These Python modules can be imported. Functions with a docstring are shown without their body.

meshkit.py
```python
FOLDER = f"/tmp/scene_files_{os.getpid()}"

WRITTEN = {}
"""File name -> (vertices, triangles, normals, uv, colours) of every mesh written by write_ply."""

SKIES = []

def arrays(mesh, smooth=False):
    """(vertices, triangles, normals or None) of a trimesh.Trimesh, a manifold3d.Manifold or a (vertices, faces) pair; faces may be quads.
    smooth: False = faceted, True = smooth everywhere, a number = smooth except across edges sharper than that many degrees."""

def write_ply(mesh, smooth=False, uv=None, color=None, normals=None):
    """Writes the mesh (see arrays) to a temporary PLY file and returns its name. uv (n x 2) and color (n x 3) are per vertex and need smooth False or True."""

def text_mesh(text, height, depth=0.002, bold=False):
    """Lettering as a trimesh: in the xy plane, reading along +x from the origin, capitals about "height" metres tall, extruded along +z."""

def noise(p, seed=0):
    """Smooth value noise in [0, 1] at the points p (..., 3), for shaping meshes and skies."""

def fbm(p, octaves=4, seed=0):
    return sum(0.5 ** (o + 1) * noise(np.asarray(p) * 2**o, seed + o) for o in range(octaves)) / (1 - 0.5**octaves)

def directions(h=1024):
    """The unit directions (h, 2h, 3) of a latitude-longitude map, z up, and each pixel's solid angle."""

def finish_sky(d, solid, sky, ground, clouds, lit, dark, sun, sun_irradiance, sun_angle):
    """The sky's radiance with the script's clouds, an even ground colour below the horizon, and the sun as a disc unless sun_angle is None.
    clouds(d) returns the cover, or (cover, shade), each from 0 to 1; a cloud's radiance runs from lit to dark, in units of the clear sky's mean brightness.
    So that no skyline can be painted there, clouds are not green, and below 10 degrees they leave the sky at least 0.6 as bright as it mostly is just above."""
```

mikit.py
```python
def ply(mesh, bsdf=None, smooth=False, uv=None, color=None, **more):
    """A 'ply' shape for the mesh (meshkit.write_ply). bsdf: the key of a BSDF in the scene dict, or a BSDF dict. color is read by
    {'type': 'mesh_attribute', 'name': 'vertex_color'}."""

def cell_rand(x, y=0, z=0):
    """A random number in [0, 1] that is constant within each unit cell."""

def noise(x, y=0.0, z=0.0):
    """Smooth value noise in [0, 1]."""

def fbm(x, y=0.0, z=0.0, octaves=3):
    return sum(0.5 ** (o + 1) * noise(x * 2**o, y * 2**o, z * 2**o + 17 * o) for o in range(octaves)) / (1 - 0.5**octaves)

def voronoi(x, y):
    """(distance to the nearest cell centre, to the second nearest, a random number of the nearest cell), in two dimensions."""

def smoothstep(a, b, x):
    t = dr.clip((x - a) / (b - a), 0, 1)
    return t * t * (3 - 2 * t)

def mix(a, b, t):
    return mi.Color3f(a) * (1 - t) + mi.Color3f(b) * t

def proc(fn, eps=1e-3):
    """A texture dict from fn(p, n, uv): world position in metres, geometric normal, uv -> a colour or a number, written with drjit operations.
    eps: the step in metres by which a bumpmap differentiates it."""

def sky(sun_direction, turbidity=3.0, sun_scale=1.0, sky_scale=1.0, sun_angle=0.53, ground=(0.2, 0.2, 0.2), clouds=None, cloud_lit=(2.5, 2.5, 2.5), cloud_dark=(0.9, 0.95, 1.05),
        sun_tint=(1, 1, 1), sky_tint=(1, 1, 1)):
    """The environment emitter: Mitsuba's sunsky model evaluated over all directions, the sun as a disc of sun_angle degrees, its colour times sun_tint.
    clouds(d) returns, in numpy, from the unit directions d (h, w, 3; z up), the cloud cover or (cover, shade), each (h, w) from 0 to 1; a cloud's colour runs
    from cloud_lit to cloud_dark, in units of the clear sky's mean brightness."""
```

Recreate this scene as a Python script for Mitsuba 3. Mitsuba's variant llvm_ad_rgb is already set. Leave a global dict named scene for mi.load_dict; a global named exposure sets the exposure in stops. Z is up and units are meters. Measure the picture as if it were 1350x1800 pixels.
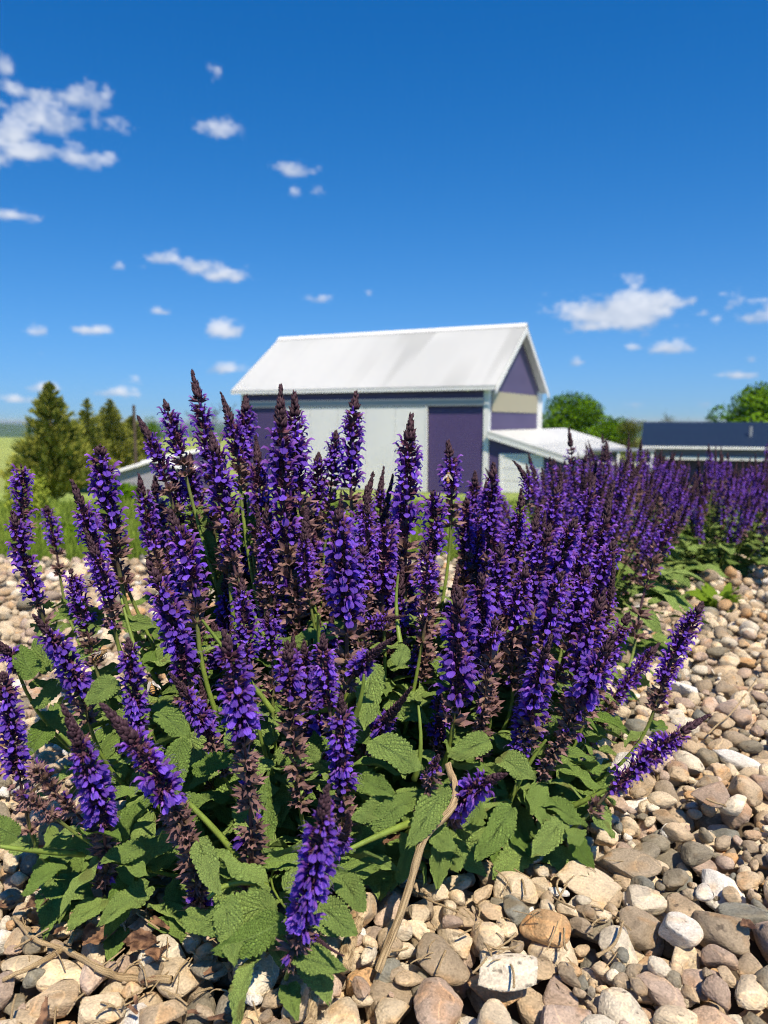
import math, random
import numpy as np, trimesh
import drjit as dr, mitsuba as mi, mikit, meshkit
from mikit import noise, fbm, voronoi, smoothstep, mix
T = mi.ScalarTransform4f
scene, labels = {}, {}

# ------------------------------------------------------------------ camera, sky, exposure
F, HOR, CAMZ = 1353.0, 740.0, 0.42            # focal length in photo pixels, horizon row, height of the lens
PITCH = math.atan((900 - HOR) / F)
CP, SP = math.cos(PITCH), math.sin(PITCH)
exposure = 1.9
scene['camera'] = {'type': 'thinlens', 'fov': 2 * math.degrees(math.atan(675 / F)), 'fov_axis': 'x', 'aperture_radius': 0.0015,
                   'focus_distance': 0.66, 'near_clip': 0.02, 'far_clip': 20000.0,
                   'to_world': T().look_at(origin=[0, 0, CAMZ], target=[0, CP, CAMZ - SP], up=[0, 0, 1])}
SUN = np.array([0.38 * 0.57, -0.92 * 0.57, 0.82]); SUN /= np.linalg.norm(SUN)


def ray(u, v):
    dx, dy = (u - 675) / F, (900 - v) / F
    return np.array([dx, CP + dy * SP, -SP + dy * CP])


def at(u, v, d):
    """The point d metres ahead (along y) on the line of sight of a photo pixel."""
    r = ray(u, v)
    return np.array([0, 0, CAMZ]) + r * (d / r[1])


def sky_dir(u, v):
    r = ray(u, v)
    return math.atan2(r[0], r[1]), math.asin(r[2] / np.linalg.norm(r))


# clouds: (azimuth/elevation read off the photograph as pixel, half width, half height, strength)
CL = [(60, 270, 95, 20, .92), (110, 215, 80, 34, .66), (150, 180, 48, 27, .78), (60, 165, 50, 18, .5), (20, 238, 40, 28, .85), (175, 222, 34, 20, .68), (-70, 250, 110, 45, .9),
      (385, 136, 18, 15, .75), (373, 235, 36, 20, .8), (505, 297, 40, 13, .85), (455, 300, 14, 9, .6), (561, 335, 14, 14, .65), (518, 338, 10, 10, .4), (25, 380, 34, 9, .8), (90, 130, 12, 9, .5), (5, 120, 16, 15, .6),
      (282, 457, 34, 16, .9), (345, 470, 52, 20, .85), (395, 485, 44, 15, .98), (208, 468, 10, 8, .4), (283, 549, 22, 9, .85), (556, 527, 28, 9, .8), (520, 524, 10, 8, .4), (648, 516, 8, 6, .4), (612, 548, 10, 5, .3),
      (154, 581, 42, 11, .9), (76, 585, 20, 12, .85), (396, 581, 48, 17, .95), (68, 621, 24, 8, .8), (382, 649, 44, 13, 1.), (80, 682, 30, 11, .9), (190, 692, 40, 13, .95), (30, 702, 34, 8, .7), (10, 580, 30, 8, .4), (190, 650, 12, 7, .5), (205, 670, 60, 12, .35),
      (1090, 550, 100, 40, 1.5), (1050, 572, 70, 16, 1.1), (1150, 535, 60, 28, 1.1), (1213, 529, 20, 12, .85), (1283, 536, 34, 20, .7), (1325, 560, 54, 22, .95), (1400, 545, 70, 26, .95), (1175, 613, 36, 13, 1.1), (1115, 613, 20, 9, .85),
      (1008, 640, 26, 13, 1.0), (1322, 633, 18, 9, .8), (1298, 660, 42, 9, 1.05), (1112, 713, 28, 7, .85), (1236, 711, 34, 11, .9), (1338, 700, 20, 9, .7), (1083, 735, 20, 8, .6), (1135, 735, 22, 8, .7), (880, 551, 12, 6, .35), (1075, 682, 10, 6, .4)]
_rs = np.random.default_rng(5)
for _ in range(90):                                    # the same kind of small cumulus goes on round the rest of the sky
    az = _rs.uniform(0.62, 2 * math.pi - 0.62)
    el = abs(_rs.normal(0, 1)) * 0.22 + 0.04
    w = _rs.uniform(.012, .07)
    CL.append(('a', az, el, w, w * _rs.uniform(.25, .5), _rs.uniform(.6, 1.1)))


def clouds(d):
    az, el = np.arctan2(d[..., 0], d[..., 1]), np.arcsin(np.clip(d[..., 2], -1, 1))
    tot, lowside = np.zeros_like(az), np.zeros_like(az)
    for c in CL:
        if c[0] == 'a':
            _, a0, e0, hw, hh, k = c
        else:
            a0, e0 = sky_dir(c[0], c[1])
            ca = math.cos(e0)
            hw, hh, k = c[2] / F / max(ca, .5) * .95, c[3] / F * .95, c[4]
        rows = np.nonzero(np.abs(el[:, 0] - e0) < hh * 2.2)[0]
        cols = np.nonzero(np.abs((az[-1] - a0 + np.pi) % (2 * np.pi) - np.pi) < hw * 2.2)[0]
        if not len(rows) or not len(cols): continue
        q = np.ix_(rows, cols)
        x = ((az[q] - a0 + np.pi) % (2 * np.pi) - np.pi) / hw
        y = (el[q] - e0) / hh
        y = np.where(y < 0, y * 1.45, y)
        g = k * np.exp(-(x * x + y * y) * 1.1)
        lowside[q] = np.where(g > tot[q], np.clip(.35 - y * .55, 0, 1), lowside[q])
        tot[q] = np.maximum(tot[q], g)
    on = tot > .03
    A, E = az[on], el[on]

    def spread(v):
        o = np.full(az.shape, .5); o[on] = v
        return o
    n1 = spread(meshkit.fbm(np.stack([A * 26, E * 44, A * 0], -1), 5, 3))
    n2 = spread(meshkit.fbm(np.stack([A * 70 + 9, E * 110, A * 0 + 4], -1), 4, 8))
    n3 = spread(meshkit.fbm(np.stack([A * 160 + 3, E * 240, A * 0 + 7], -1), 3, 12))
    cov = np.clip((tot + (n1 - .5) * 1.5 + (n2 - .5) * .9 + (n3 - .5) * .35 - .34) / .85, 0, 1) * np.clip((tot - .04) / .1, 0, 1)
    cov = cov * (1.6 - .6 * cov) * .92
    haze = np.exp(-np.maximum(el, 0) / .115) * .34     # the pale band of air near the horizon
    shade = np.clip(lowside * .8 + (.60 - n1) * .9 + (.5 - n2) * .7 + .10, 0, 1) * np.clip((cov - haze) / .2, 0, 1)
    return np.maximum(cov, haze), shade


scene['sky'] = mikit.sky(SUN.tolist(), turbidity=2.6, clouds=clouds, cloud_lit=(3.9, 4.1, 4.5), cloud_dark=(2.0, 2.4, 3.1), sky_tint=(.035, .545, 1.03), sun_tint=(.97, .99, 1.01), ground=(.13, .14, .07))

# ------------------------------------------------------------------ materials
def C(*v): return mi.Color3f(*v)


def two(b): return {'type': 'twosided', 'b': b}


def rgb(*v): return {'type': 'rgb', 'value': list(v)}


def prin(col, rough=.6, **k):
    return {'type': 'principled', 'base_color': col if isinstance(col, dict) else rgb(*col), 'roughness': rough, **k}


def bump(b, fn, scale, eps=1e-3):
    return {'type': 'bumpmap', 'tex': mikit.proc(fn, eps), 'scale': scale, 'b': b}


def petal_col(p, n, uv):
    k = dr.floor(uv.x)                                   # 0 hood, 1 lower lip, 2 stamen, 3 tube
    t = uv.x - k
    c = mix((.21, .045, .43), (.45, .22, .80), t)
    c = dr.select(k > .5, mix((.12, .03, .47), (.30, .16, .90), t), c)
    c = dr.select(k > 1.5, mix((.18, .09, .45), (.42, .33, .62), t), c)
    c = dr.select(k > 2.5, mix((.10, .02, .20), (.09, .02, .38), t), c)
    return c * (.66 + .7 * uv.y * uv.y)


def calyx_col(p, n, uv):
    k = dr.floor(uv.x)                                   # 0 bud, 1 calyx in flower, 2 spent calyx
    t = uv.x - k
    c = mix((.018, .009, .014), (.070, .034, .050), t)
    c = dr.select(k > .5, mix((.10, .06, .055), (.15, .055, .10), t), c)
    c = dr.select(k > 1.5, mix((.17, .14, .07), (.235, .130, .140), t), c)
    return c * (.65 + .7 * uv.y)


def leaf_col(p, n, uv):
    k = dr.floor(uv.x)
    t, s = uv.x - k, uv.y                                # along the leaf, across (0.5 = midrib)
    r = noise(k * 3.7, k * 1.3)
    c = mix((.165, .285, .058), (.335, .470, .140), r)
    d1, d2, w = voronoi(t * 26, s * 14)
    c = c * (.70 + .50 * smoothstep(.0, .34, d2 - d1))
    rib = 1 - smoothstep(.008, .024, dr.abs(s - .5))
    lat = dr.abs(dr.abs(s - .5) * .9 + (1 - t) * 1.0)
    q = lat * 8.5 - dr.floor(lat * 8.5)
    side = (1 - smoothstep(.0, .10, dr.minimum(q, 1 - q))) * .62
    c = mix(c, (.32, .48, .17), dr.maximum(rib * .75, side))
    worn = smoothstep(.66, .80, noise(p.x * 90, p.y * 90, p.z * 90)) * smoothstep(.55, .8, r)
    return mix(c, (.16, .14, .05), worn * .6)


def leaf_bump(p, n, uv):
    k = dr.floor(uv.x)
    t, s = uv.x - k, uv.y
    d1, d2, w = voronoi(t * 26, s * 14)
    lat = dr.abs(dr.abs(s - .5) * .9 + (1 - t) * 1.0)
    q = lat * 8.5 - dr.floor(lat * 8.5)
    return .95 * dr.minimum(d2 - d1, .45) + .25 * noise(t * 60, s * 34) - .8 * (1 - smoothstep(.0, .03, dr.abs(s - .5))) - .7 * (1 - smoothstep(.0, .13, dr.minimum(q, 1 - q)))


def stem_col(p, n, uv):
    return mix((.20, .29, .050), (.075, .035, .045), uv.x) * (.75 + .5 * noise(p.x * 300, p.y * 300, p.z * 60))


def pal(u, cols):
    c = C(*cols[0])
    for i, x in enumerate(cols[1:]):
        c = mix(c, x, smoothstep(i / (len(cols) - 1) + .2 / len(cols), (i + 1) / (len(cols) - 1) - .2 / len(cols), u))
    return c


STONE = [(.58, .475, .32), (.45, .345, .22), (.31, .245, .165), (.235, .205, .145), (.21, .205, .165), (.38, .285, .21), (.47, .365, .28), (.47, .30, .15), (.60, .53, .40), (.66, .63, .56)]


def stone_col(p, n, uv):
    s = uv.y * 50
    c = pal(uv.x, STONE)
    big = fbm(p.x * 45 + s, p.y * 45, p.z * 45, 3)
    fine = noise(p.x * 900 + s, p.y * 900, p.z * 900)
    mid = fbm(p.x * 220, p.y * 220 + s, p.z * 220, 2)
    c = c * C(.97, 1.0, 1.06) * (.70 + .78 * big)
    c = mix(c, c * C(1.05, .86, .66), smoothstep(.55, .8, fbm(p.x * 70 + s, p.y * 70, p.z * 70 + 5, 2)) * .8)
    spk = smoothstep(.66, .82, mid) * (noise(s * .37) * .9)
    c = mix(c, (.075, .06, .045), spk)
    vein = smoothstep(.0, .05, dr.abs(noise(p.x * 60 + s, p.y * 60, p.z * 60 + s) - .5))
    c = mix(c * C(1.35, 1.3, 1.2), c, dr.maximum(vein, smoothstep(.3, .5, noise(s * .73))))
    return c * (.74 + .50 * fine)


def stone_bump(p, n, uv):
    return fbm(p.x * 160, p.y * 160, p.z * 160, 4) + .35 * noise(p.x * 1100, p.y * 1100, p.z * 1100)


def soil_col(p, n, uv):
    return mix((.05, .038, .026), (.15, .115, .08), fbm(p.x * 60, p.y * 60, p.z * 60, 3))


def twig_col(p, n, uv):
    g = fbm(uv.y * 14, uv.x * 90, 0, 3)
    return mix((.20, .135, .07), (.58, .45, .26), smoothstep(.3, .7, g))


def dead_col(p, n, uv):
    return mix((.05, .022, .014), (.30, .17, .095), smoothstep(.25, .75, fbm(p.x * 240, p.y * 240, p.z * 240, 3)))


def land_col(p, n, uv):
    g = fbm(p.x * 1.7, p.y * 1.7, 0, 3)
    c = mix((.10, .16, .026), (.18, .225, .055), g)
    far = mix((.125, .175, .038), (.185, .22, .060), fbm(p.x * .02, p.y * .06, 3, 3))
    c = mix(c, far, smoothstep(25, 60, p.y))
    return mix(c, mix((.02, .045, .018), (.04, .075, .03), fbm(p.x * .03, p.y * .03, 0, 3)), smoothstep(520, 700, dr.sqrt(p.x * p.x + p.y * p.y)))


def grass_col(p, n, uv):
    return mix((.12, .20, .025), (.33, .43, .08), uv.x) * (.7 + .6 * uv.y)


def conifer_col(p, n, uv):
    return mix((.125, .155, .026), (.38, .40, .078), uv.x)


def tree_col(p, n, uv):
    return mix((.036, .10, .005), (.155, .29, .014), uv.x)


def olive_col(p, n, uv):
    return mix((.075, .095, .018), (.17, .18, .045), uv.x)


def bark_col(p, n, uv):
    return mix((.06, .045, .03), (.16, .13, .10), fbm(p.x * 8, p.y * 8, p.z * 3, 3))


def siding(a, b, step):
    def fn(p, n, uv):
        return mix(a, b, fbm(p.x * .5, p.y * .5, p.z * 1.1, 2))
    return fn


def roof_col(p, n, uv):
    s = p.x * -.896 + p.y * .444                       # metres along the barn
    streak = fbm(s * .9, p.z * .16, 0, 2)
    g = noise(s * .35, p.z * .5, 7)
    c = mix((.52, .545, .54), (.575, .60, .595), smoothstep(.25, .7, g * .6 + streak * .4))
    return mix(c, (.40, .42, .41), smoothstep(.45, .70, streak) * .7)


def white_col(p, n, uv):
    return mix((.72, .74, .75), (.79, .81, .81), noise(p.x * .8, p.y * .8, p.z * .4))


def bee_col(p, n, uv):
    q = uv.x * 5 - dr.floor(uv.x * 5)
    c = mix((.50, .27, .075), (.03, .02, .012), smoothstep(.5, .62, q))
    return dr.select(uv.y > .5, C(.24, .16, .07), c)


B = {
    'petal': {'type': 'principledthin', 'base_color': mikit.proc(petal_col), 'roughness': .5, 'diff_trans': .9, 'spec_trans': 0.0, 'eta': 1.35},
    'calyx': two(prin(mikit.proc(calyx_col), .65, sheen=.1, specular=.3)),
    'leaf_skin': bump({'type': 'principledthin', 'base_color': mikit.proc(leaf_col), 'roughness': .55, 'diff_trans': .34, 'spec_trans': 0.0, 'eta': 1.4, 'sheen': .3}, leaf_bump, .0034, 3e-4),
    'stem_skin': two(prin(mikit.proc(stem_col), .5, sheen=.3)),
    'stone': bump(prin(mikit.proc(stone_col), .72, specular=.3), stone_bump, .0022, 4e-4),
    'soil': two(prin(mikit.proc(soil_col), .95)),
    'twig_bark': bump(prin(mikit.proc(twig_col), .8), lambda p, n, uv: fbm(uv.y * 14, uv.x * 90, 0, 3), .0012, 3e-4),
    'dead_leaf': two(prin(mikit.proc(dead_col), .8)),
    'land': two(prin(mikit.proc(land_col), .95)),
    'blade': {'type': 'principledthin', 'base_color': mikit.proc(grass_col), 'roughness': .6, 'diff_trans': .6, 'spec_trans': 0.0},
    'needles': two({'type': 'diffuse', 'reflectance': mikit.proc(conifer_col)}),
    'greens': two({'type': 'diffuse', 'reflectance': mikit.proc(tree_col)}),
    'olives': two({'type': 'diffuse', 'reflectance': mikit.proc(olive_col)}),
    'bark': two({'type': 'diffuse', 'reflectance': mikit.proc(bark_col)}),
    'purple_siding': two(prin(mikit.proc(siding((.062, .043, .130), (.085, .062, .170), .22)), .55)),
    'purple_slats': two(prin((.078, .054, .155), .5)),
    'gable_siding': two(prin(mikit.proc(siding((.085, .068, .155), (.108, .090, .190), .30)), .55)),
    'white_paint': two(prin(mikit.proc(white_col), .55)),
    'roof_metal': two(prin(mikit.proc(roof_col), .45, specular=.5)),
    'beige': two(prin((.40, .375, .27), .6)),
    'navy': two(prin((.010, .024, .058), .6, specular=.25)),
    'grey_wall': two(prin(mikit.proc(siding((.10, .095, .135), (.13, .125, .17), .3)), .6)),
    'pale_wall': two(prin((.30, .30, .35), .6)),
    'frieze_wall': two(prin((.17, .165, .22), .6)),
    'grey_metal': two(prin((.35, .36, .38), .4, metallic=.5)),
    'dark': two(prin((.02, .02, .024), .6)),
    'bee_body': two(prin(mikit.proc(bee_col), .6, sheen=.5)),
    'wing': two({'type': 'principled', 'base_color': rgb(.35, .32, .28), 'roughness': .25}),
}
scene.update(B)


# ------------------------------------------------------------------ mesh helpers
class MB:
    """Collects vertices, triangles and uv of one mesh."""
    def __init__(s): s.v, s.f, s.u, s.n = [], [], [], 0

    def add(s, v, f, uv=None):
        v = np.asarray(v, float).reshape(-1, 3)
        s.v.append(v); s.f.append(np.asarray(f, int).reshape(-1, 3) + s.n)
        s.u.append(np.zeros((len(v), 2)) if uv is None else np.broadcast_to(np.asarray(uv, float), (len(v), 2)))
        s.n += len(v)

    def get(s): return np.vstack(s.v), np.vstack(s.f), np.vstack(s.u)


def put(key, mb, bsdf, smooth=True, **lab):
    if isinstance(mb, MB):
        if not mb.n: return
        v, f, u = mb.get()
    else:
        v, f, u = mb
    if smooth is True or smooth is False:
        scene[key] = mikit.ply((v, f), bsdf, smooth=smooth, uv=u)
    else:
        scene[key] = mikit.ply((v, f), bsdf, smooth=smooth)
    if lab: labels[key] = lab


def grid_faces(a, b):
    i, j = np.meshgrid(np.arange(a - 1), np.arange(b - 1), indexing='ij')
    q = (i * b + j).ravel()
    return np.vstack([np.stack([q, q + b, q + b + 1], 1), np.stack([q, q + b + 1, q + 1], 1)])


def nrm(v): return v / (np.linalg.norm(v, axis=-1, keepdims=True) + 1e-12)


def tube(pts, rad, sides=6, cap=True):
    p = np.asarray(pts, float); n = len(p)
    t = nrm(np.gradient(p, axis=0))
    ref = np.array([0, 0, 1.]) if abs(t[:, 2]).mean() < .8 else np.array([1., 0, 0])
    a = nrm(np.cross(t, ref)); b = np.cross(t, a)
    th = np.arange(sides) * 2 * np.pi / sides
    r = np.broadcast_to(np.asarray(rad, float), (n,))
    v = p[:, None] + r[:, None, None] * (np.cos(th)[None, :, None] * a[:, None] + np.sin(th)[None, :, None] * b[:, None])
    i, j = np.meshgrid(np.arange(n - 1), np.arange(sides), indexing='ij')
    q0, q1 = (i * sides + j).ravel(), (i * sides + (j + 1) % sides).ravel()
    f = np.vstack([np.stack([q0, q1, q1 + sides], 1), np.stack([q0, q1 + sides, q0 + sides], 1)])
    uv = np.stack([np.tile(th / 6.2832, n), np.repeat(np.linspace(0, 1, n), sides)], 1)
    v = v.reshape(-1, 3)
    if cap:
        k = len(v)
        v = np.vstack([v, p[:1], p[-1:]]); uv = np.vstack([uv, [[0, 0]], [[0, 1]]])
        ring = np.arange(sides)
        f = np.vstack([f, np.stack([ring * 0 + k, (ring + 1) % sides, ring], 1), np.stack([ring * 0 + k + 1, ring + (n - 1) * sides, (ring + 1) % sides + (n - 1) * sides], 1)])
    return v, f, uv


def bez(a, b, c, n):
    t = np.linspace(0, 1, n)[:, None]
    return (1 - t) ** 2 * np.asarray(a) + 2 * t * (1 - t) * np.asarray(b) + t * t * np.asarray(c)


def curve(pts, n):
    """A smooth curve through the points (Catmull-Rom)."""
    p = np.asarray(pts, float)
    p = np.vstack([2 * p[0] - p[1], p, 2 * p[-1] - p[-2]])
    out = []
    for s in np.linspace(0, len(p) - 3 - 1e-6, n):
        i = int(s); t = s - i
        a, b, c, d = p[i:i + 4]
        out.append(.5 * (2 * b + (c - a) * t + (2 * a - 5 * b + 4 * c - d) * t * t + (3 * b - a - 3 * c + d) * t ** 3))
    return np.array(out)


def inst(tpl, M, O, uoff):
    """Copies of a template (v, f, uv) under the 3 x 3 matrices M (columns = axes) and origins O; uoff is added to the copy's uv."""
    v, f, u = tpl
    V = (np.einsum('kij,nj->kni', M, v) + O[:, None]).reshape(-1, 3)
    Fc = (f[None] + (np.arange(len(M)) * len(v))[:, None, None]).reshape(-1, 3)
    U = (u[None] + uoff[:, None]).reshape(-1, 2)
    return V, Fc, U


def box(s0, s1, t0, t1, z0, z1):
    v = np.array([[x, y, z] for x in (s0, s1) for y in (t0, t1) for z in (z0, z1)], float)
    f = np.array([[0, 1, 3], [0, 3, 2], [4, 6, 7], [4, 7, 5], [0, 4, 5], [0, 5, 1], [2, 3, 7], [2, 7, 6], [0, 2, 6], [0, 6, 4], [1, 5, 7], [1, 7, 3]])
    return v, f


# ------------------------------------------------------------------ the land
def ramp(x, a, b): return np.clip((x - a), 0, b - a)


def land(x, y):
    x, y = np.asarray(x, float), np.asarray(y, float)
    h = -.05 * ramp(y, 1.2, 2.5) - .086 * ramp(y, 2.5, 40) - .0093 * ramp(y, 40, 260)
    return h - .02 * ramp(y, 260, 900)


RNG = np.random.default_rng(11)


def build_land():
    rad = np.concatenate([[0.0], np.geomspace(.25, 9000, 150)])
    th = np.linspace(0, 2 * np.pi, 181)
    R, A = np.meshgrid(rad, th, indexing='ij')
    X, Y = R * np.sin(A), R * np.cos(A)
    Z = land(X, Y) - .05
    Z = Z + (meshkit.fbm(np.stack([X * .25, Y * .25, X * 0], -1), 3, 2) - .5) * np.clip((R - 3) / 20, 0, 1) * .25
    Z = np.where(Y < 0, np.where(R > 900, Z - 10, Z), Z)
    v = np.stack([X, Y, Z], -1).reshape(-1, 3)
    put('ground', (v, grid_faces(len(rad), len(th))[:, ::-1], v[:, :2]), 'land', kind='structure')
    # wooded ridge behind the far field
    az = np.linspace(-1.25, 1.25, 160)
    prof = np.array([0, .25, .55, .8, .95, 1.0, .9, .5])
    dist = np.array([1100, 1250, 1450, 1650, 1850, 2000, 2300, 2800.])
    A, K = np.meshgrid(az, np.arange(8), indexing='ij')
    top = 50 + 17 * (meshkit.fbm(np.stack([az * 3.2 + 2, az * 0, az * 0], -1), 3, 4)) - 30 * np.clip((az + .463) / .12, 0, 1) * np.clip((.5 - az) / .2, .55, 1)
    wood = meshkit.fbm(np.stack([A * 160, K * 2.0, A * 0], -1), 3, 9)
    Z = -62 + prof[K] * top[:, None] * 1.0 + wood * 7 * (prof[K] > .1)
    X, Y = dist[K] * np.sin(A), dist[K] * np.cos(A)
    v = np.stack([X, Y, Z], -1).reshape(-1, 3)
    put('hills', (v, grid_faces(160, 8), v[:, :2]), 'land', kind='structure')


build_land()


# ------------------------------------------------------------------ gravel bed
def stone_shapes(n, sub, rng, sharp=9):
    """Unit stones: a rounded intersection of random half spaces."""
    ico = trimesh.creation.icosphere(subdivisions=sub)
    d, f = np.array(ico.vertices), np.array(ico.faces)
    out = []
    for k in range(n):
        m = rng.integers(7, 13)
        nr = nrm(rng.normal(size=(m, 3)))
        di = rng.uniform(.5, 1.0, m)
        p = rng.choice([8, 16, 34], p=[.25, .35, .4])
        q = np.maximum(d @ nr.T, 0) / di
        r = (np.sum(q ** p, 1) + (1 / 1.12) ** p) ** (-1 / p)
        r = r * (1 + .10 * (meshkit.fbm(d * 2.2 + k * 7.1, 3, k) - .5) + .05 * (meshkit.fbm(d * 6 + k * 3.1, 2, k) - .5))
        v = d * r[:, None]
        v /= np.abs(v).max(0)
        out.append(v)
    return out, f


BED_FAR = 2.75


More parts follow.
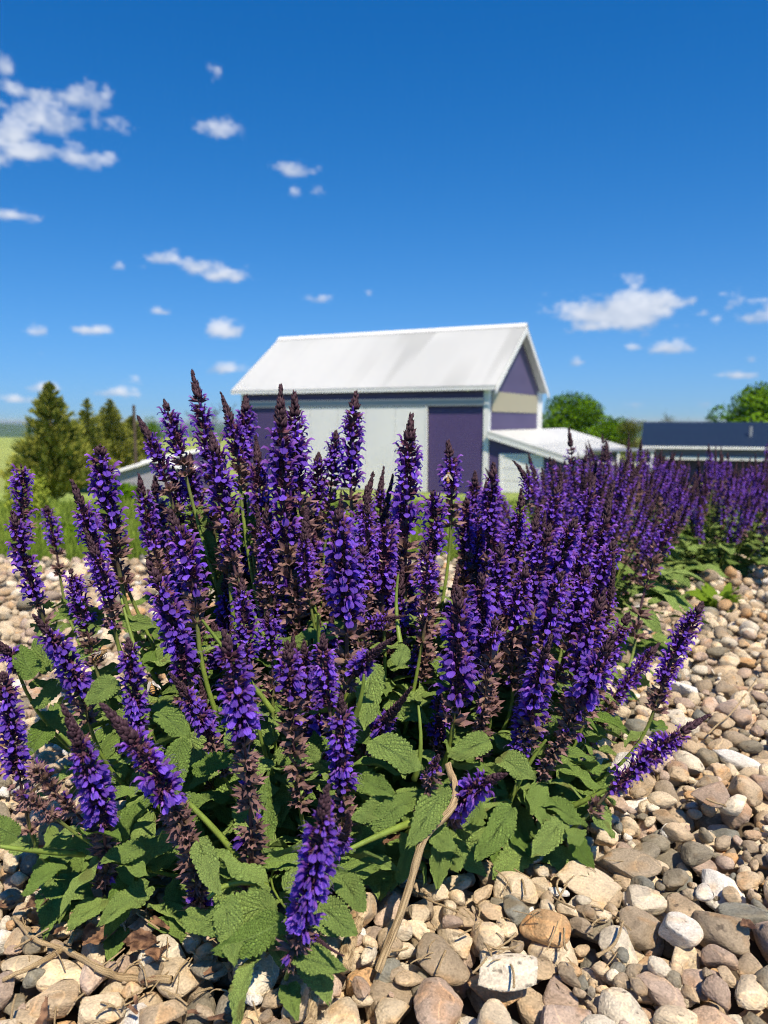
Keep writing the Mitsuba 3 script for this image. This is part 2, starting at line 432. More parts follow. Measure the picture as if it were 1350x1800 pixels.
def build_gravel():
    rng = np.random.default_rng(21)
    # soil under the stones
    gx, gy = np.linspace(-3, 4, 71), np.linspace(-2, 4.4, 65)
    X, Y = np.meshgrid(gx, gy, indexing='ij')
    edge = np.where(X < .6, BED_FAR + .05 + .06 * np.sin(X * 5), 4.3)
    Y = np.minimum(Y, edge)
    v = np.stack([X, Y, land(X, Y) - .012], -1).reshape(-1, 3)
    put('gravel_bed', (v, grid_faces(71, 65)[:, ::-1], v[:, :2]), 'soil', kind='structure')
    cell = .004
    x0, y0 = -1.9, .36
    H = np.zeros((1150, 800)) - .012
    GX, GY = x0 + np.arange(1150) * cell, y0 + np.arange(800) * cell
    H += land(GX[:, None], GY[None, :])
    MASK = np.zeros(H.shape, bool)
    near, fn = stone_shapes(36, 3, rng)
    far, ff = stone_shapes(24, 2, rng)
    tiny, ft = stone_shapes(12, 1, rng)
    stones = []                                            # (x, y, z, a, b, c, yaw, tiltx, tilty, tone, shape)

    def try_drop(x, y, a, b, c, yaw, sink):
        r = max(a, b)
        i0, i1 = int((x - r - x0) / cell), int((x + r - x0) / cell) + 1
        j0, j1 = int((y - r - y0) / cell), int((y + r - y0) / cell) + 1
        if i0 < 0 or j0 < 0 or i1 >= 1150 or j1 >= 800: return None
        px, py = GX[i0:i1, None] - x, GY[None, j0:j1] - y
        cs, sn = math.cos(yaw), math.sin(yaw)
        e = 1 - ((px * cs + py * sn) / a) ** 2 - ((-px * sn + py * cs) / b) ** 2
        inside = e > .12
        if not inside.any(): return None
        if MASK[i0:i1, j0:j1][inside].mean() > .2: return None
        half = c * np.sqrt(np.maximum(e, 0))
        need = (H[i0:i1, j0:j1] + half)[inside]
        z = np.quantile(need, .86) - sink * c
        return z, (i0, i1, j0, j1), half, inside

    def drop(x, y, a, b, c, yaw, tone, shape, sink=.15):
        t = try_drop(x, y, a, b, c, yaw, sink)
        if t is None: return
        z, (i0, i1, j0, j1), half, inside = t
        H[i0:i1, j0:j1] = np.where(inside, np.maximum(H[i0:i1, j0:j1], z + half), H[i0:i1, j0:j1])
        stones.append((x, y, z, a, b, c, yaw, rng.normal(0, .13), rng.normal(0, .13), tone, shape))

    def in_bed(x, y):
        if abs(x) > .53 * y + .16: return False
        lim = BED_FAR if x < .6 else 3.6
        return .38 < y < lim

    def fill(n, ylo, yhi, smin, smax, cand, flat=(.42, .78)):
        k = 0
        while k < n:
            s = smin * (smax / smin) ** (rng.random() ** 1.35)
            s *= .84
            a, b, c = s, s * rng.uniform(.55, .95), s * rng.uniform(*flat)
            yaw = rng.uniform(0, np.pi)
            best = None
            for _ in range(cand):
                y = math.sqrt(rng.uniform(ylo * ylo, yhi * yhi)); x = rng.uniform(-1, 1) * (.53 * y + .16)
                if not in_bed(x, y): continue
                t = try_drop(x, y, a, b, c, yaw, .15)
                if t and (best is None or t[0] + c - land(x, y) < best[0]): best = (t[0] + c - land(x, y), x, y)
            k += 1
            if best is None: continue
            drop(best[1], best[2], a, b, c, yaw, tone_pick(), rng.integers(0, 1 << 20))

    def tone_pick():
        return float(np.clip(rng.choice([.0, .11, .22, .33, .44, .56, .67, .78, .89, 1.0], p=[.25, .20, .13, .08, .04, .06, .07, .03, .11, .03]) + rng.normal(0, .025), 0, 1))

    fill(1500, .40, 1.1, .012, .026, 4)
    fill(2100, 1.0, 2.0, .013, .027, 3)
    fill(2100, 1.9, 3.5, .016, .030, 2)
    # stones one can tell apart in the photograph: pixel, half length and half width in pixels, angle in the picture, tone
    marked = [(775, 1655, 58, 46, -.3, .25), (962, 1622, 50, 44, 1.4, .78), (1102, 1742, 78, 44, 1.5, .88), (1030, 1525, 58, 34, -.5, .03), (1262, 1525, 56, 36, -1.0, .97), (1312, 1592, 46, 30, -.4, .44),
              (985, 1765, 62, 48, .2, .66), (905, 1540, 46, 36, .9, .0), (605, 1765, 56, 48, .3, .02), (760, 1745, 60, 46, .9, .55), (885, 1712, 62, 38, 0, .9), (828, 1772, 42, 38, .2, .92), (1165, 1705, 48, 34, -.6, .62),
              (1270, 1770, 62, 44, -.7, .72), (1135, 1560, 44, 32, -.2, .86), (1055, 1595, 42, 30, -.1, .3), (90, 1735, 42, 54, 1.3, .08), (165, 1745, 48, 42, .6, .0), (200, 1700, 46, 30, .5, .02), (30, 1770, 46, 34, 0, .06),
              (270, 1770, 56, 36, .3, .12), (320, 1690, 42, 46, 1.2, .04), (365, 1700, 22, 32, 1.5, .36), (640, 1645, 32, 36, 1.2, .0), (1100, 1505, 62, 30, -.1, .26), (1290, 1425, 26, 24, -.5, .86), (1195, 1632, 40, 36, 0, .95),
              (1120, 1385, 38, 24, .2, .98), (1250, 1420, 36, 26, 0, .56), (1300, 1320, 46, 20, -.3, .97), (1290, 1352, 40, 14, -.1, .78), (1225, 1490, 30, 26, 0, .3), (690, 1560, 40, 36, .7, .7), (805, 1532, 22, 28, 1.3, .0),
              (830, 1580, 36, 28, .1, .11), (1150, 1660, 46, 26, -.2, .15), (920, 1665, 60, 24, -.1, .12), (700, 1790, 46, 34, 1.2, .3), (110, 1690, 52, 30, -.2, .0), (1240, 1690, 40, 40, .3, .6), (1330, 1700, 40, 26, 0, .9), (560, 1590, 24, 20, 0, .9),
              (240, 1620, 36, 22, 0, .6), (20, 1570, 34, 26, 0, .45), (740, 1570, 30, 26, 0, .2), (60, 1665, 60, 30, .1, .0)]
    for (u, v, hl, hw, ang, tone) in marked:
        r = ray(u, v)
        t = (.03 - CAMZ) / r[2]
        x, y = r[0] * t, r[1] * t
        a = hl / F * t * .96; b = hw / F * t * 1.05
        yaw = math.atan2(math.sin(ang) * 1.3, math.cos(ang))
        drop(x, y, a, b, min(a, b) * .62, yaw, tone, int(u * 7 + v), .35)
    n_marked = len(marked)
    first_top = len(stones)
    for (x, y, z, a, b, c, yaw, *_r) in stones[-n_marked:]:
        px, py = GX[:, None] - x, GY[None, :] - y
        cs, sn = math.cos(yaw), math.sin(yaw)
        MASK |= ((px * cs + py * sn) / a) ** 2 + ((-px * sn + py * cs) / b) ** 2 < .8
    fill(1000, .40, 1.15, .009, .030, 9)
    fill(1400, 1.05, 2.1, .010, .030, 5)
    fill(1000, 2.0, 3.5, .014, .032, 3)
    MASK[:] = False
    pass
    # stones wholly buried under others are left out
    def shows(x, y, z, a, b, c, yaw, *_r):
        r = max(a, b)
        i0, i1, j0, j1 = int((x - r - x0) / cell), int((x + r - x0) / cell) + 1, int((y - r - y0) / cell), int((y + r - y0) / cell) + 1
        px, py = GX[i0:i1, None] - x, GY[None, j0:j1] - y
        cs, sn = math.cos(yaw), math.sin(yaw)
        e = 1 - ((px * cs + py * sn) / a) ** 2 - ((-px * sn + py * cs) / b) ** 2
        ok = (z + c * np.sqrt(np.maximum(e, 0)) > H[i0:i1, j0:j1] - (.008 if y < 1.2 else .002))[e > .02]
        return ok.size == 0 or ok.mean() > .03
    n_before = len(stones)
    seen = [shows(*s) for s in stones]
    lo, hi = first_top - n_marked, first_top
    marked = [m for m, ok in zip(marked, seen[lo:hi]) if ok]
    first_top -= sum(not ok for ok in seen[:hi])
    n_marked = len(marked)
    stones = [s for s, ok in zip(stones, seen) if ok]
    # what still shows bare earth between the real outlines gets small stones
    TH = np.full(H.shape, -9.0)
    for i, (x, y, z, a, b, c, yaw, tx, ty, tone, sh) in enumerate(stones):
        if y > 1.25: continue
        v = (far[int(sh) % len(far)] * np.array([a, b, c])) @ trimesh.transformations.euler_matrix(tx, ty, yaw)[:3, :3].T + np.array([x, y, z])
        np.maximum.at(TH, (np.clip(((v[:, 0] - x0) / cell).astype(int), 0, 1149), np.clip(((v[:, 1] - y0) / cell).astype(int), 0, 799)), v[:, 2])
    from scipy.ndimage import maximum_filter
    H = np.maximum(maximum_filter(TH, 3), land(GX[:, None], GY[None, :]) - .012)
    fill(520, .42, 1.1, .009, .018, 22)
    fill(700, .42, 1.1, .006, .012, 22)
    # which stones are parts: the 300 largest in view
    vis = []
    for i, s in enumerate(stones):
        inview = abs(s[0]) < .5 * s[1] + .02 and s[1] > .5 and not ((s[0] + .08) ** 2 + (s[1] - .86) ** 2 < .26 ** 2)
        vis.append((s[3] + s[4]) / s[1] * (1.0 if i >= first_top - n_marked else .55) * inview)
    order = np.argsort(vis)[::-1][:300]
    own = set(order.tolist())
    rest = MB()
    k = 0
    for i, (x, y, z, a, b, c, yaw, tx, ty, tone, sh) in enumerate(stones):
        lib, f = (near, fn) if (i in own and y < .86) else (far, ff) if (y < .85 and max(a, b) > .015) or (i in own and y < 1.3) else (tiny, ft)
        v = lib[int(sh) % len(lib)] * np.array([a, b, c]) * 1.06
        Rm = trimesh.transformations.euler_matrix(tx, ty, yaw)[:3, :3]
        v = v @ Rm.T + np.array([x, y, z])
        uv = np.broadcast_to([[tone, (i * .6180339) % 1.0]], (len(v), 2))
        if i in own:
            k += 1
            put(f'gravel_bed__stone_{k:03d}', (v, f, uv), 'stone')
            if first_top - n_marked <= i < first_top:
                m = marked[i - (first_top - n_marked)]
                named = {(962, 1622): 'egg-shaped orange stone', (1102, 1742): 'long ridged white and tan stone', (1262, 1525): 'pale grey wedge-shaped stone lying on top', (1312, 1592): 'smooth grey-green oval stone',
                         (775, 1655): 'large flat grey-brown stone beside the dry stalk', (985, 1765): 'large pinkish stone at the front edge', (1030, 1525): 'cream boot-shaped stone', (1195, 1632): 'white stone with a rusty corner'}
                if m[:2] in named: labels[f'gravel_bed__stone_{k:03d}'] = {'label': named[m[:2]]}
        else:
            rest.add(v, f, uv)
    put('gravel_bed__pebbles', rest, 'stone', kind='stuff')
    # grit between the stones
    grit = MB()
    ico = trimesh.creation.icosahedron(); gv, gf = np.array(ico.vertices), np.array(ico.faces)
    n = 5200
    y = np.sqrt(rng.uniform(.42 ** 2, 1.5 ** 2, (n, 5))); x = rng.uniform(-1, 1, (n, 5)) * (.53 * y + .1)
    hh = H[np.clip(((x - x0) / cell).astype(int), 0, 1149), np.clip(((y - y0) / cell).astype(int), 0, 799)]
    k = np.argmin(hh, 1); ar = np.arange(n)
    sz = rng.uniform(.0018, .0050, n)
    pos = np.stack([x[ar, k], y[ar, k], hh[ar, k] - .004], 1)
    M = rng.normal(0, .35, (n, 3, 3)) + np.eye(3)
    M *= sz[:, None, None]
    uv = np.stack([rng.random(n), rng.random(n)], 1)
    grit.add(*inst((gv, gf, np.zeros((len(gv), 2))), M, pos, uv))
    put('gravel_bed__grit', grit, 'stone', False, kind='stuff')
    return H, x0, y0, cell


HM, HX, HY, HC = build_gravel()


def top(x, y):
    """Height of the gravel's surface."""
    i, j = int((x - HX) / HC), int((y - HY) / HC)
    if 0 <= i < HM.shape[0] and 0 <= j < HM.shape[1]: return HM[max(i - 1, 0):i + 2, max(j - 1, 0):j + 2].max()
    return float(land(x, y))


def on_bed(u, v, z=.0):
    """Where the line of sight of a photo pixel meets the gravel."""
    r = ray(u, v); p = None
    for t in np.linspace(.3, 4, 1500):
        p = np.array([0, 0, CAMZ]) + r * t
        if p[2] < top(p[0], p[1]) + z: break
    return p


# ------------------------------------------------------------------ salvia: flowers, calyces, leaves
def make_corolla(lod):
    mb = MB()
    ni, nj = (7, 4) if lod == 0 else (4, 3)
    c = curve([(.28, 0, .12), (.43, 0, .36), (.64, 0, .53), (.86, 0, .52), (1.02, 0, .36)], ni)
    t = np.linspace(0, 1, ni)
    hw = .118 * np.sin(np.pi * (.18 + .72 * t)) ** .8
    ph = np.linspace(-1.75, 1.75, nj)
    tan = nrm(np.gradient(c, axis=0)); nr = np.stack([-tan[:, 2], tan[:, 1] * 0, tan[:, 0]], 1)
    v = c[:, None] + hw[:, None, None] * (np.sin(ph)[None, :, None] * np.array([0, .8, 0]) + (np.cos(ph) - 1)[None, :, None] * nr[:, None] * 1.35)
    uv = np.stack([np.repeat(t, nj) * .98, np.zeros(ni * nj)], 1)
    mb.add(v, grid_faces(ni, nj), uv)
    ni, nj = (5, 5) if lod == 0 else (3, 3)
    t = np.linspace(0, 1, ni); s = np.linspace(-1, 1, nj)
    c = curve([(.28, 0, .05), (.46, 0, .05), (.62, 0, -.05), (.70, 0, -.20), (.66, 0, -.32)], ni)
    w = (.06 + .15 * np.sin(np.pi * np.clip(t * 1.02, 0, 1)) ** .7 + .05 * t)
    Tt, S = np.meshgrid(t, s, indexing='ij')
    v = c[:, None] + np.stack([np.abs(S) ** 2 * .10 * Tt, S * w[:, None], -.06 * np.abs(S) ** 2 + .05 * np.sin(Tt * 3.1) * (1 - S * S) - .04 * Tt * np.cos(S * 9)], -1)
    mb.add(v, grid_faces(ni, nj), np.stack([1 + Tt.ravel() * .98, np.zeros(ni * nj)], 1))
    v, f, uv = tube([(0, 0, 0), (.16, 0, .03), (.36, 0, .10)], [.05, .075, .12], 5 if lod == 0 else 3, False)
    mb.add(v, f, np.stack([3 + uv[:, 1] * .98, uv[:, 1] * 0], 1))
    if lod == 0:
        v, f, uv = tube(curve([(.92, 0, .46), (1.08, 0, .40), (1.24, 0, .26), (1.30, 0, .10)], 5), [.016, .014, .012, .011, .014], 3, False)
        mb.add(v, f, np.stack([2 + uv[:, 1] * .98, uv[:, 1] * 0], 1))
    return mb.get()


def make_calyx(lod):
    n = 6 if lod == 0 else 4
    th = np.arange(n) * 2 * np.pi / n
    x = [0, .3, .66]; r = [.06, .19, .24]
    rings = [np.stack([np.full(n, a), b * np.cos(th), b * np.sin(th)], 1) for a, b in zip(x, r)]
    th2 = th + np.pi / n
    lip = np.stack([.95 + .22 * (np.arange(n) % 2), .40 * np.cos(th2), .32 * np.sin(th2)], 1)
    v = np.vstack(rings + [lip]); f = []
    for k in range(2):
        for j in range(n):
            a, b = k * n + j, k * n + (j + 1) % n
            f += [[a, b, b + n], [a, b + n, a + n]]
    for j in range(n):
        f += [[2 * n + j, 2 * n + (j + 1) % n, 3 * n + j]]
    u = np.concatenate([np.full(n, q) for q in (0.02, .45, .8, .97)])
    return v, np.array(f), np.stack([u, u * 0], 1)


def make_bud(lod):
    n = 5 - lod
    th = np.arange(n) * 2 * np.pi / n
    v = np.vstack([[[0, 0, 0]]] + [np.stack([np.full(n, a) + 0 * th, b * np.cos(th), b * np.sin(th) + c], 1) for a, b, c in (((.25, .2, 0), (.62, .24, .04)) if lod == 0 else ((.45, .26, .02),))] + [[[1.0, 0, .16]]])
    f = []
    for j in range(n):
        a, b = 1 + j, 1 + (j + 1) % n
        f += [[0, b, a], [a, b, b + n], [a, b + n, a + n], [a + n, b + n, 1 + 2 * n]] if lod == 0 else [[0, b, a], [a, b, 1 + n]]
    u = np.concatenate([[0], np.full(n, .3), np.full(n, .7), [.97]] if lod == 0 else [[0], np.full(n, .5), [.97]])
    return v, np.array(f), np.stack([u, u * 0], 1)


COR = [make_corolla(0), make_corolla(1)]
CAL = [make_calyx(0), make_calyx(1)]
BUD = [make_bud(0), make_bud(1)]


def leaf_mesh(base, tip, width, normal, rng, curl=.25, fold=.18, ident=0, nu=57, nv=7, teeth=14, holes=False):
    """A crenate, wrinkled sage leaf from base to tip with its upper side towards the normal."""
    base, tip = np.asarray(base, float), np.asarray(tip, float)
    L = np.linalg.norm(tip - base)
    x = (tip - base) / L
    y = nrm(np.cross(normal, x)); z = np.cross(x, y)
    t = np.linspace(0, 1, nu); s = np.linspace(-1, 1, nv)
    w = width * .5 * (t + .004) ** .48 * np.maximum(1 - t, 0) ** .85 * 2.35
    w = np.maximum(w, .0012)
    ph = t * teeth
    scal = np.abs(np.sin(np.pi * ph)) ** .6
    ph0 = rng.uniform(0, 6)
    Tt, S = np.meshgrid(t, s, indexing='ij')
    edge = 1 + (np.abs(S) > .99) * (scal[:, None] * .15 - .10) + .07 * np.sin(Tt * 7 + ph0) * S
    yy = w[:, None] * S * edge
    xx = Tt * L - np.abs(S) ** 1.5 * .05 * L * np.cos(Tt * 3)          # slightly heart-shaped base
    zz = fold * np.abs(yy) - curl * L * (Tt ** 2) + .05 * L * np.sin(Tt * 9 + ph0) * np.abs(S) ** 1.5 + .03 * L * np.sin(Tt * 15 + ph0 * 2 + S * 2.5) * np.abs(S)
    zz += .012 * L * (np.abs(np.sin((Tt * 1.15 + np.abs(S) * -.28) * np.pi * 8)) - .5) * (np.abs(S) > .1) * (np.abs(S) < .99)
    v = base + xx[..., None] * x + yy[..., None] * y + zz[..., None] * z
    uv = np.stack([ident + Tt * .98 + .005, S * .5 + .5], -1).reshape(-1, 2)
    return v.reshape(-1, 3), grid_faces(nu, nv)[:, ::-1], uv


def spike_parts(path, R, fb, fs, rng, lod=0, density=1.0, cal_lod=0):
    """Buds, calyces and corollas along the inflorescence axis (points bottom to tip); R = radius of the flowering part."""
    seg = np.linalg.norm(np.diff(path, axis=0), axis=1); L = seg.sum()
    cum = np.concatenate([[0], np.cumsum(seg)]) / L
    ax = lambda t: np.stack([np.interp(t, cum, path[:, k]) for k in range(3)], -1)
    ts, kinds = [], []
    s = 0.0
    while s < L:
        t = s / L
        kind = 2 if t < fs else 1 if t < 1 - fb else 0
        if not (kind == 2 and rng.random() < .10): ts.append(t); kinds.append(kind)
        s += rng.uniform(.8, 1.2) * (R * .66 if kind == 2 else R * .29 if kind == 1 else R * .17) * (1.0 if lod == 0 else 1.55)
    P, X, Z, K, SC, TT = [], [], [], [], [], []
    for i, (t, k) in enumerate(zip(ts, kinds)):
        A = nrm(ax(min(t + .02, 1)) - ax(max(t - .02, 0)))
        ref = nrm(np.cross(A, [0.3, .9, .1])); r2 = np.cross(A, ref)
        top_t = (1 - t) / max(fb, .02)
        n = rng.integers(5, 8) if k else (9 if top_t > .35 else 6)
        if lod: n = max(4, n - 2)
        lop, gap = rng.uniform(0, 6.28), rng.random() < .3
        for j in range(n):
            a = (j + .5 * (i % 2)) * 2 * np.pi / n + rng.normal(0, .2)
            if k and gap and math.cos(a - lop) > .75: continue
            rad = ref * math.cos(a) + r2 * math.sin(a)
            el = rng.normal(.40, .24) if k == 1 else rng.normal(.42, .24) if k == 2 else rng.normal(.62 + .6 * (1 - min(top_t, 1)), .1)
            xd = rad * math.cos(el) + A * math.sin(el)
            zd = nrm(A - xd * (A @ xd))
            P.append(ax(t) + A * rng.normal(0, R * .06)); X.append(xd); Z.append(zd); K.append(k); TT.append(t)
            SC.append(rng.uniform(.85, 1.12) * (1 if k else (.26 + .27 * min(top_t, 1) ** .7)))
    P, X, Z, K, SC, TT = map(np.array, (P, X, Z, K, SC, TT))
    Y = np.cross(Z, X)
    M = np.stack([X, Y, Z], 2)
    rv = rng.random(len(P))
    out = {'bud': None, 'calyx': None, 'flowers': None}
    b = K == 0
    if b.any(): out['bud'] = inst(BUD[max(lod, cal_lod)], M[b] * (SC[b] * R)[:, None, None], P[b], np.stack([rv[b] * 0, rv[b]], 1))
    c = K > 0
    if c.any():
        sz = np.where(K[c] == 2, .74, .46) * SC[c] * R * rng.uniform(.8, 1.2, c.sum())
        out['calyx'] = inst(CAL[max(lod, cal_lod)], M[c] * sz[:, None, None], P[c], np.stack([K[c], rv[c]], 1))
    fl = (K == 1) & (rng.random(len(P)) < .78 * density)
    stray = (K == 2) & (rng.random(len(P)) < .07)
    edge = (K == 1) & (TT > 1 - fb - .10)
    fl = (fl | stray)
    if fl.any():
        size = R * .70 * SC[fl] * np.where(edge[fl], rng.uniform(.45, .95, fl.sum()), rng.uniform(.88, 1.12, fl.sum()))
        out['flowers'] = (M[fl] * size[:, None, None], P[fl] + X[fl] * (R * .28), np.stack([rv[fl] * 0, rv[fl]], 1))
    return out


# ------------------------------------------------------------------ the large clump in front
# tip pixel, pixel of the inflorescence's lower end, distances of both, width in pixels, share of buds, share of spent calyces, bend
SPIKES = [
    (338, 655, 368, 890, .86, .86, 64, .26, .22, .0), (290, 708, 318, 806, .84, .84, 60, .34, .0, .1), (243, 733, 296, 872, .84, .84, 62, .38, .18, .1), (390, 695, 418, 830, .84, .83, 60, .42, .1, .25),
    (432, 697, 434, 830, .88, .86, 62, .26, .1, .0), (493, 683, 514, 1010, .78, .78, 84, .24, .14, .0), (518, 692, 532, 900, .80, .80, 74, .22, .1, .0), (625, 693, 620, 880, .82, .82, 70, .28, .1, .0),
    (590, 762, 578, 890, .84, .84, 52, .14, .3, .0), (722, 733, 714, 1010, .80, .80, 78, .20, .22, .0), (787, 776, 792, 900, .84, .84, 58, .26, .1, .0), (868, 815, 872, 1010, .84, .84, 60, .26, .2, .0),
    (905, 813, 925, 880, .92, .92, 42, .62, .0, .4), (37, 823, 42, 925, .80, .80, 56, .06, .0, .0), (22, 903, 72, 1075, .70, .72, 66, .22, .1, .1), (175, 792, 205, 975, .74, .76, 78, .06, .25, .0),
    (126, 845, 172, 1005, .72, .74, 64, .34, .0, .1), (82, 893, 100, 985, .95, .95, 46, .14, .2, .0), (150, 932, 190, 1065, .70, .71, 62, .42, .0, .1), (245, 838, 278, 985, .80, .80, 60, .34, .1, .0),
    (300, 903, 338, 1060, .72, .72, 86, .28, .1, .0), (262, 992, 312, 1190, .64, .66, 84, .20, .0, .1), (425, 1020, 440, 1185, .64, .64, 64, .26, .05, .0), (372, 765, 398, 965, .78, .78, 78, .20, .2, .1),
    (395, 1115, 440, 1570, .50, .56, 92, .07, .62, .12), (300, 1185, 378, 1330, .58, .62, 62, .30, .2, .15), (225, 1125, 246, 1300, .60, .62, 66, .14, .1, .0), (62, 1085, 142, 1240, .58, .62, 72, .34, .05, .1),
    (112, 1245, 168, 1490, .48, .54, 86, .26, .22, .1), (180, 1240, 350, 1600, .48, .55, 94, .18, .50, .16), (5, 1185, 42, 1395, .56, .58, 70, .10, .1, .0), (-20, 1120, 25, 1170, .60, .62, 60, .70, .0, .2),
    (505, 1135, 526, 1410, .58, .60, 84, .08, .64, .0), (568, 1118, 582, 1250, .60, .60, 66, .22, .05, .0), (600, 1222, 602, 1410, .56, .58, 76, .24, .05, .0), (575, 1385, 520, 1655, .42, .47, 96, .18, .14, .05),
    (612, 1428, 590, 1490, .47, .52, 62, .80, .0, .1), (594, 905, 606, 1120, .64, .66, 94, .08, .06, .0), (538, 893, 545, 1040, .76, .76, 50, .50, .0, .0), (655, 835, 640, 980, .80, .80, 62, .40, .1, -.1),
    (690, 838, 668, 960, .84, .84, 56, .70, .0, -.1), (762, 868, 755, 1020, .80, .80, 66, .08, .25, .0), (820, 880, 815, 1030, .88, .88, 58, .08, .4, .0), (712, 1082, 640, 1096, .70, .72, 40, .85, .0, .0),
    (692, 1122, 622, 1195, .58, .62, 66, .55, .0, -.2), (722, 1210, 650, 1300, .58, .64, 70, .62, .0, -.2), (805, 1038, 798, 1235, .64, .66, 96, .20, .08, .0), (845, 1015, 852, 1180, .68, .70, 74, .16, .2, .0),
    (1046, 836, 1008, 1000, .94, .92, 56, .24, .1, -.1), (1012, 915, 952, 1090, .74, .76, 74, .16, .1, -.1), (965, 928, 930, 1120, .74, .76, 70, .12, .2, -.1), (905, 912, 890, 1070, .78, .78, 66, .22, .2, .0),
    (1078, 955, 1020, 1160, .80, .80, 66, .14, .3, -.1), (1062, 1040, 1002, 1260, .70, .72, 74, .16, .3, -.1), (1080, 1118, 1012, 1260, .62, .66, 84, .28, .1, -.2), (968, 1120, 934, 1290, .62, .66, 74, .30, .1, -.1),
    (1158, 1132, 1062, 1262, .84, .80, 50, .18, .2, -.1), (1234, 1062, 1165, 1215, .74, .74, 62, .16, .0, -.12), (1245, 1258, 1062, 1408, .66, .66, 66, .30, .05, -.28), (888, 1362, 808, 1430, .55, .60, 76, .40, .0, -.3),
    (770, 1330, 738, 1425, .56, .60, 52, .10, .75, -.1), (604, 1680, 548, 1640, .44, .47, 28, .90, .0, .1), (1198, 893, 1118, 1120, 1.02, 1.0, 54, .12, .62, -.1), (985, 850, 965, 1010, .92, .90, 58, .2, .3, .0),
    (450, 770, 458, 930, .82, .82, 60, .5, .1, .0), (470, 880, 476, 1030, .78, .78, 58, .45, .2, .0), (415, 905, 424, 1020, .76, .76, 56, .2, .35, .0), (560, 800, 556, 960, .84, .84, 60, .12, .3, .0),
    (640, 965, 634, 1110, .72, .72, 66, .1, .2, .0), (680, 920, 676, 1070, .76, .76, 70, .1, .1, .0), (745, 960, 742, 1130, .74, .74, 62, .1, .5, .0), (880, 960, 868, 1130, .74, .75, 70, .14, .3, .0),
    (925, 1000, 905, 1170, .70, .72, 70, .14, .35, -.1), (985, 1010, 950, 1190, .68, .70, 76, .14, .25, -.1), (1030, 1000, 985, 1170, .74, .74, 70, .12, .2, -.1), (1105, 1080, 1040, 1240, .76, .76, 60, .2, .3, -.1),
    (870, 1090, 862, 1250, .66, .70, 62, .1, .7, .0), (335, 800, 350, 930, .86, .86, 60, .2, .3, .0), (205, 905, 226, 1040, .78, .78, 60, .1, .5, .0), (125, 1005, 160, 1140, .74, .74, 56, .1, .25, .0),
    (470, 1080, 478, 1200, .66, .66, 58, .2, .4, .0), (1040, 930, 1002, 1080, .84, .82, 62, .15, .2, -.1), (835, 830, 838, 960, .94, .94, 50, .3, .3, .0), (1000, 1290, 945, 1420, .66, .70, 50, .0, 1.0, -.1),
    (960, 1260, 905, 1400, .68, .72, 50, .0, 1.0, -.1), (60, 1350, 175, 1470, .54, .56, 62, .0, .95, .0), (860, 1180, 845, 1330, .66, .70, 56, .05, .9, .0), (35, 1395, 100, 1440, .5, .52, 56, .0, .9, .0),
]
ONE_FLOWERS = []
LEAVES = []


